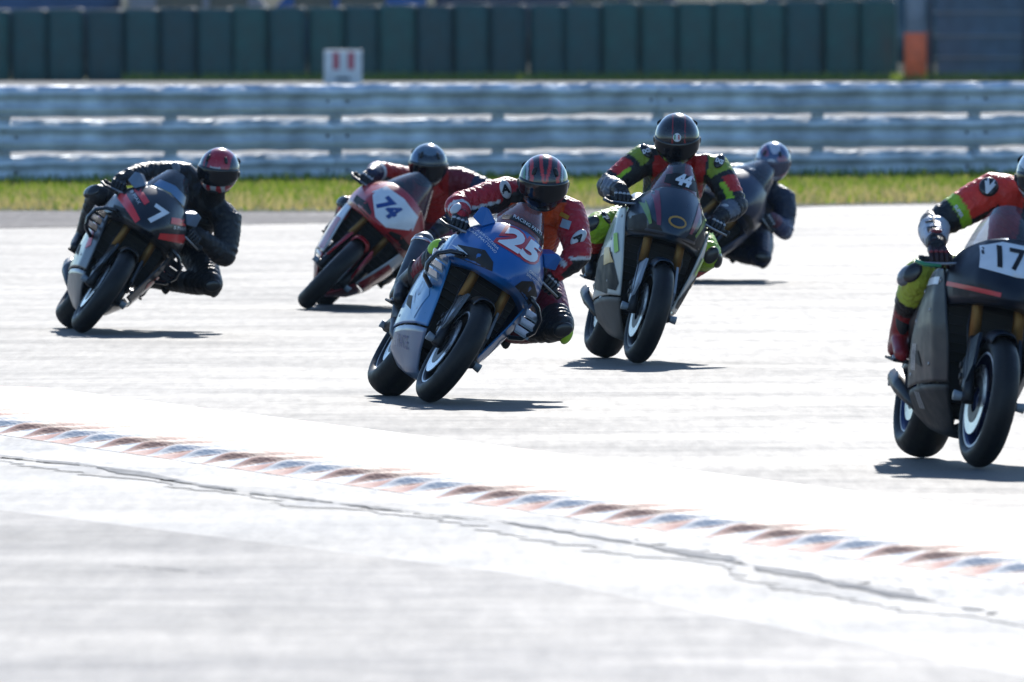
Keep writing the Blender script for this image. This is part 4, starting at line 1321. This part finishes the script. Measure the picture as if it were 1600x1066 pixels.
def suit6(b, s, t, off, x, d):
    if b == 'to': return (.02, .03, .06) if abs(x) > .05 or t < .7 else (.16, .13, .16)
    if b == 'ua': return (.014, .02, .045) if t < .72 else (.15, .16, .22)
    if b == 'fa': return (.05, .06, .13) if t < .7 else (.15, .05, .08)
    return (.02, .025, .055)

def hel25(p, a, el):
    q = abs(p.x)
    if p.z < .03: return (.012, .014, .018)
    k = max(0, min(1, (p.z - .035) / .09))
    if abs(q - (.004 + .020 * k)) < .009 - .002 * (1 - k): return (.50, .03, .03)
    if .062 < q + .25 * (.09 - p.z) * .25 < .080: return (.50, .03, .03)
    if .088 < q < .098: return (.35, .42, .45)
    if .102 < q < .112: return (.03, .20, .06)
    return (.012, .016, .022)
def hel7(p, a, el):
    if p.z < -.07 and abs(a) < 1.3:
        return (.50, .52, .54) if abs(p.x) < .018 or .05 < abs(p.x) < .07 else (.42, .02, .035)
    if p.z > .03 and abs(a) < 2.2 and p.x > -.085 + .5 * max(0, .1 - p.z) * 0:
        if -.075 < p.x < -.052: return (.012, .018, .03)
        if p.z < .052 and abs(p.x) < .035: return (.38, .36, .38)
        if p.x > .085: return (.02, .03, .05)
        return (.42, .015, .03)
    return (.02, .026, .035)
def hel74(p, a, el):
    if p.z > .095: return (.10, .16, .22)
    if p.x < -.08 and p.z > .02: return (.08, .16, .28)
    return (.012, .020, .032)
def hel44(p, a, el):
    if p.y < .09 and p.z > .03 and abs(abs(p.x - .008) - .036) < .0025: return (.35, .02, .02)
    if p.x > .112 and p.z > .0: return (.02, .16, .07) if p.y < .03 else (.4, .02, .02)
    return (.010, .013, .018)
def hel179(p, a, el):
    s = math.sin(p.z * 55 + p.x * 28)
    if p.x < -.07 and s > -.2: return (.50, .54, .56)
    return (.015, .04, .05)
def hel6(p, a, el):
    s = math.sin(p.x * 46 + 1.2) + math.sin(p.z * 60 + p.x * 20)
    if s > .55: return (.50, .52, .60)
    if s < -.9: return (.30, .10, .16)
    return (.05, .09, .20) if p.z > 0 else (.30, .26, .32)

BLUE = paint('blue_paint', (.001, .105, .36))
BLUE2 = paint('light_blue_paint', (.008, .17, .44))
FIELD = [
  dict(contact=(661, 630), yaw=10, lean=33, steer=2, bike_label='blue racing motorcycle numbered 25 leaning in the centre of the pack',
    rider_label='rider in red and orange leathers with red-striped black helmet on the blue motorcycle',
    paint=BLUE, side=BLUE2, belly=paint('belly_silver_blue', (.14, .20, .31)), fender=mat('carbon', (.015, .016, .018), .35, coat=.5), rim=black_alloy, stripe=stripe_w, screen=scr_clear,
    tail=BLUE, winglets=paint('winglet_black', (.012, .014, .02)), slat=paint('slat_silver', (.35, .4, .45)), upper_wings=BLUE, cover=mat('cover_grey', (.10, .105, .11), .3, coat=.6), nose_drop=.012, intake=[(.07, .755), (.12, .75), (.235, .735), (.25, .80), (.15, .835), (.09, .80)],
    patches=[('stripe', [(.20, .76), (.30, .80), (.30, .815), (.20, .775)], WHT, .003)],
    texts=[dict(name='number_outline', s='25', size=.185, bold=.024, shear=.15, x=0, z=.958, m=RED, sx=1.15, sy=.78, lift=.004, space=1.06), dict(name='race_number', s='25', size=.185, bold=.010, shear=.15, x=0, z=.958, m=WHT, sx=1.15, sy=.78, lift=.008, space=1.06),
           dict(s='CARROZZERIA\nSAN MATTIANO', size=.020, x=.165, z=.855, m=WHT, rot=0, line=1.1), dict(s='CARROZZERIA\nSAN MATTIANO', size=.020, x=-.165, z=.885, m=WHT, rot=-20, line=1.1)],
    screen_patches=[('screen_band', [(-.155, 1.02), (-.10, 1.055), (0, 1.07), (.10, 1.055), (.155, 1.02), (.155, 1.045), (.10, 1.082), (0, 1.098), (-.10, 1.082), (-.155, 1.045)], BLKD, .003)],
    screen_texts=[dict(s='RACING PARTS', size=.026, x=0, z=1.082, m=WHT)],
    side_patches=[('side_panel', [(-.40, .50), (-.30, .66), (-.10, .60), (-.16, .42), (-.30, .36)], paint('side_pale', (.10, .27, .52)), .003)],
    side_texts=[dict(s='TCX', size=.10, y=-.24, z=.51, m=BLUE, shear=.2, rot=50), dict(s='H', size=.10, y=-.2, z=.74, m=WHT, bold=.006)],
    belly_texts=[dict(s='RACE', size=.085, y=-.08, z=.24, m=NAVY, shear=.2)],
    joints=dict(helmet=(849, 284, -.12), neck=(846, 335, .02), pelvis=(812, 425, .42), sR=(790, 303, .06), sL=(890, 335, .04), eR=(716, 322, -.10), eL=(905, 398, -.15), kR=(700, 392, .05), kL=(876, 512, .06)),
    suit=suit25, helmet_col=hel25, hpitch=20, hroll=4, hyaw=3, glove=GLV, knuckle=KNW, boot=BOOTK, slider_knee=GRD_LIME, kn_guard=GRD_K,
    shields=[(790, 296, .036, .052, 8, GRD_W, 'A', .06, BLKD, .003), (904, 372, .032, .056, -42, GRD_W, 'A', .06, BLKD, .003), (712, 326, .03, .04, 0, GRD_W)],
    badges=[(884, 350, .05, .045, -18, paint('badge_pale', (.30, .38, .45))), (882, 337, .05, .022, -28, GOLD)]),
  dict(contact=(119, 521), yaw=5, lean=35, steer=2, bike_label='black and red racing motorcycle numbered 7 leaning at the left',
    rider_label='rider in all-black leathers with red and black helmet on the leftmost motorcycle',
    paint=paint('black_paint', (.006, .009, .015)), side=paint('grey_side', (.07, .08, .10)), belly=paint('grey_belly', (.11, .115, .125)), rim=black_alloy, stripe=stripe_k, screen=scr_smoke, exhaust='low', fender=mat('carbon'),
    winglets=paint('winglet_black'), upper_wings=paint('grey_blue', (.12, .18, .26)),
    patches=[('stripe', [(.275, .845), (.255, .905), (.075, .80), (.085, .765)], paint('fluo_red', (.78, .03, .035)), .004), ('stripe', [(.25, .955), (.225, .995), (.085, .925), (.10, .89)], paint('fluo_red'), .004)],
    texts=[dict(name='race_number', s='7', size=.20, x=0, z=.875, m=WHT, bold=.006, sx=1.0, sy=.8), dict(s='B MAX', size=.03, x=-.17, z=.90, m=WHT, rot=-28), dict(s='B MAX', size=.03, x=.17, z=.90, m=WHT, rot=28)],
    screen_patches=[('screen_band', [(-.12, 1.03), (0, 1.05), (.12, 1.03), (.10, 1.085), (0, 1.105), (-.10, 1.085)], paint('band_blue', (.10, .20, .34)), .003)],
    side_patches=[('side_stripe', [(-.42, .50), (-.34, .72), (-.28, .70), (-.36, .46)], paint('fluo_red'), .003)],
    shields=[(275, 262, .03, .04, 0, GRD_G)],
    joints=dict(helmet=(342, 266, -.12), neck=(334, 318, .03), pelvis=(285, 372, .42), sR=(288, 275, .08), sL=(356, 345, .02), eR=(228, 270, -.06), eL=(352, 402, -.10), kR=(155, 305, .08), kL=(330, 444, .05)),
    suit=suit7, helmet_col=hel7, hpitch=12, hroll=8, hyaw=-10, glove=GLV, knuckle=KNK, boot=BOOTK, slider_knee=GRD_K, kn_guard=GRD_K),
  dict(contact=(470, 483), yaw=-3, lean=44, steer=2, bike_label='red and white racing motorcycle numbered 74 leaning hard behind the blue one',
    rider_label='rider in red leathers with dark navy helmet on the red and white motorcycle',
    paint=paint('red_paint', (.42, .012, .02)), side=paint('white_side', (.58, .60, .63)), belly=paint('wine_belly', (.34, .015, .03)), rim=black_alloy, stripe=stripe_k, screen=scr_smoke, exhaust='low', nose_w=1.05,
    fender=paint('red_paint'), cover=paint('red_paint'),
    patches=[('number_plate', [(-.15, .975), (-.19, .885), (-.05, .785), (.05, .785), (.19, .885), (.15, .975), (0, 1.0)], WHT, .003)],
    texts=[dict(name='race_number', s='74', size=.15, x=-.04, z=.885, m=NAVY, bold=.008, shear=.2, rot=0, sx=.95, sy=.9)],
    side_patches=[('side_stripe', [(-.30, .66), (-.30, .80), (-.22, .80), (-.22, .66)], NAVY, .003), ('side_red', [(-.47, .37), (-.45, .60), (-.10, .55), (.06, .50), (.12, .32), (-.10, .335), (-.40, .355)], paint('red_paint'), .003)],
    joints=dict(helmet=(669, 257, -.12), neck=(668, 300, .03), pelvis=(665, 355, .42), sR=(632, 282, .08), sL=(716, 282, .08), eR=(592, 268, -.10), eL=(762, 296, .0), kR=(548, 322, .08), kL=(705, 430, .05)),
    suit=suit74, helmet_col=hel74, hpitch=16, hroll=4, hyaw=4, glove=GLV, knuckle=KNW, boot=BOOTK, slider_knee=GRD_K),
  dict(contact=(991, 569), yaw=8, lean=16.5, steer=3, bike_label='dark navy racing motorcycle numbered 44 with cream side fairing',
    rider_label='rider in black, red and lime leathers with black helmet on the number 44 motorcycle',
    paint=paint('slate_paint', (.012, .028, .05)), side=paint('cream_side', (.50, .51, .48)), belly=mat('pewter_belly', (.12, .11, .10), .5, spec=.3), rim=black_alloy, stripe=stripe_k, screen=scr_clear, exhaust='low',
    fender=paint('slate_paint'), cover=paint('cover_white', (.32, .36, .42)), nose_w=.90, intake=[(.06, .75), (.24, .725), (.265, .80), (.20, .845), (.10, .80)], 
    patches=[('stripe_shoulder', [(.14, 1.03), (.20, .99), (.215, .94), (.18, .96), (.13, .985)], paint('pale_shoulder', (.30, .38, .46)), .002), ('stripe', [(.225, .94), (.20, .985), (.13, .80), (.14, .79)], paint('olive_lime', (.16, .28, .03)), .004), ('stripe', [(.165, 1.0), (.125, 1.02), (.085, .80), (.105, .80)], paint('magenta_red', (.22, .02, .05)), .004),
             ('emblem', [(.055 * math.cos(k * .4488), .845 + .035 * math.sin(k * .4488)) for k in range(14)], GOLD, .003), ('emblem_core', [(.043 * math.cos(k * .4488), .845 + .024 * math.sin(k * .4488)) for k in range(14)], paint('slate_paint'), .005)],
    screen_patches=[('number_plate', [(-.10, 1.045), (-.05, 1.01), (0, 1.0), (.05, 1.01), (.10, 1.045), (.09, 1.10), (.04, 1.125), (-.04, 1.125), (-.09, 1.10)], BLKD, .003)],
    screen_texts=[dict(s='44', size=.085, x=0, z=1.09, m=WHT, bold=.006, shear=.25, lift=.006)],
    side_patches=[('side_patch', [(-.46, .42), (-.36, .585), (.06, .53), (.06, .36), (-.40, .34)], BLKD, .003), ('side_stripe', [(-.40, .53), (-.30, .61), (-.18, .60), (-.22, .50)], GOLD, .006), ('side_stripe', [(-.44, .60), (-.38, .70), (-.34, .69), (-.40, .58)], LIME, .006)],
    joints=dict(helmet=(1058, 216, -.12), neck=(1058, 262, .02), pelvis=(1042, 345, .42), sR=(1004, 250, .06), sL=(1120, 266, .05), eR=(950, 292, -.05), eL=(1150, 322, -.06), kR=(932, 352, .03), kL=(1108, 398, .02)),
    suit=suit44, helmet_col=hel44, hpitch=30, hroll=1, hyaw=0, glove=GLV, knuckle=KNW, boot=BOOTK, slider_knee=GRD_K, vents=(),
    shields=[(1010, 236, .030, .055, 18, GRD_K, 'IXS', .032, WHT), (1124, 252, .030, .055, -24, GRD_K, 'IXS', .032, WHT), (950, 305, .035, .05, -10, GRD_G), (947, 340, .028, .045, 12, GRD_K, 'IXS', .026, WHT)],
    crest=[('crest_disc', -12, 10, 22, 42, WHT), ('crest_band', -9, -5, 27, 38, paint('flag_green', (.02, .25, .09))), ('crest_band', 2, 6, 27, 38, RED)]),
  dict(contact=(1525, 732), yaw=9.5, lean=11.5, steer=3, nose_w=.92, bike_label='black racing motorcycle numbered 179 cut off by the right edge',
    rider_label='rider in red, lime and white leathers on the rightmost motorcycle',
    paint=mat('ink_paint', (.006, .011, .022), .4, spec=.4), side=mat('graphite_side', (.010, .012, .016), .45, coat=.08), belly=mat('graphite_belly', (.020, .022, .025), .5, spec=.3), rim=mat('rim_blue', (.01, .025, .10), .35, metal=.4), stripe=stripe_w, screen=scr_smoke, exhaust='low',
    fender=mat('ink_paint'), guard=mat('guard_green', (.02, .22, .10), .4), cover=mat('ink_paint'), 
    patches=[('number_plate', [(-.155, .885), (-.145, .985), (-.06, 1.02), (.06, 1.02), (.145, .985), (.155, .885), (0, .87)], WHT, .003), ('stripe', [(.06, .77), (.24, .78), (.24, .80), (.06, .79)], RED, .004)],
    texts=[dict(name='race_number', s='179', size=.16, x=0, z=.945, m=BLKD, bold=.003, sx=.95, sy=.85)],
    side_patches=[('side_label', [(-.35, .78), (-.35, .815), (-.14, .80), (-.14, .765)], WHT, .003)],
    side_texts=[dict(s='|||', size=.13, y=-.05, z=.45, m=WHT, shear=.3)], belly_texts=[dict(s='///', size=.10, y=-.02, z=.25, m=WHT)],
    joints=dict(helmet=(1632, 276, -.12), neck=(1618, 330, .04), pelvis=(1588, 430, .42), sR=(1552, 300, .06), sL=(1690, 325, .05), eR=(1458, 352, -.02), eL=(1740, 400, -.06), kR=(1436, 430, .03), kL=(1680, 500, .05)),
    suit=suit179, helmet_col=hel179, hpitch=14, hroll=2, hyaw=5, glove=glove('glove_black_red', (.03, .008, .010)), knuckle=mat('knuckle_red', (.22, .015, .02), .35), boot=BOOTR, boot2=BOOTK, slider_knee=GRD_G, kn_guard=GRD_K,
    shields=[(1545, 292, .045, .05, -20, GRD_K, 'V', .085, WHT, .006)], badges=[(1455, 365, 'TECH', .06, -78, BLKD), (1497, 330, 'SUPER', .022, -58, WHT)]),
  dict(contact=(1027, 441), yaw=4, lean=46, steer=2, bike_label='dark blue racing motorcycle mostly hidden behind the number 44 motorcycle',
    rider_label='rider in dark navy leathers with white and blue helmet, furthest back in the pack',
    paint=paint('navy_paint', (.012, .022, .055)), side=paint('navy_side', (.04, .06, .12)), belly=paint('navy_belly', (.05, .06, .09)), rim=black_alloy, stripe=stripe_k, screen=scr_smoke, exhaust='low',
    joints=dict(helmet=(1208, 252, -.12), neck=(1200, 293, .03), pelvis=(1165, 360, .42), sR=(1158, 275, .08), sL=(1226, 312, .04), eR=(1118, 272, -.06), eL=(1226, 362, -.05), kR=(1075, 300, .08), kL=(1190, 402, .05)),
    suit=suit6, helmet_col=hel6, hpitch=18, hroll=5, hyaw=-6, glove=GLV, knuckle=KNW, boot=BOOTK, slider_knee=GRD_K, visor=mat('visor_pale', (.10, .09, .12), .12, coat=.3, vary=.05)),
]
for S in FIELD:
    B = motorcycle(S)
    rider(S, B)

# ------------------------------------------------------------------ haze over the circuit
bm = bmesh.new(); box(bm, (0, 228, 4.75), (540, 500, 11.5))
hz = bpy.data.materials.new('haze_air'); hz.use_nodes = True
N = hz.node_tree.nodes; N.remove(N['Principled BSDF'])
pv = N.new('ShaderNodeVolumePrincipled'); pv.inputs['Color'].default_value = (.60, .82, 1.0, 1); pv.inputs['Density'].default_value = .00007
pv.inputs['Anisotropy'].default_value = 0.0
hz.node_tree.links.new(pv.outputs[0], N['Material Output'].inputs['Volume'])
tag(bmobj('haze', bm, hz), 'thin bluish summer haze over the whole circuit', 'haze', kind='stuff')
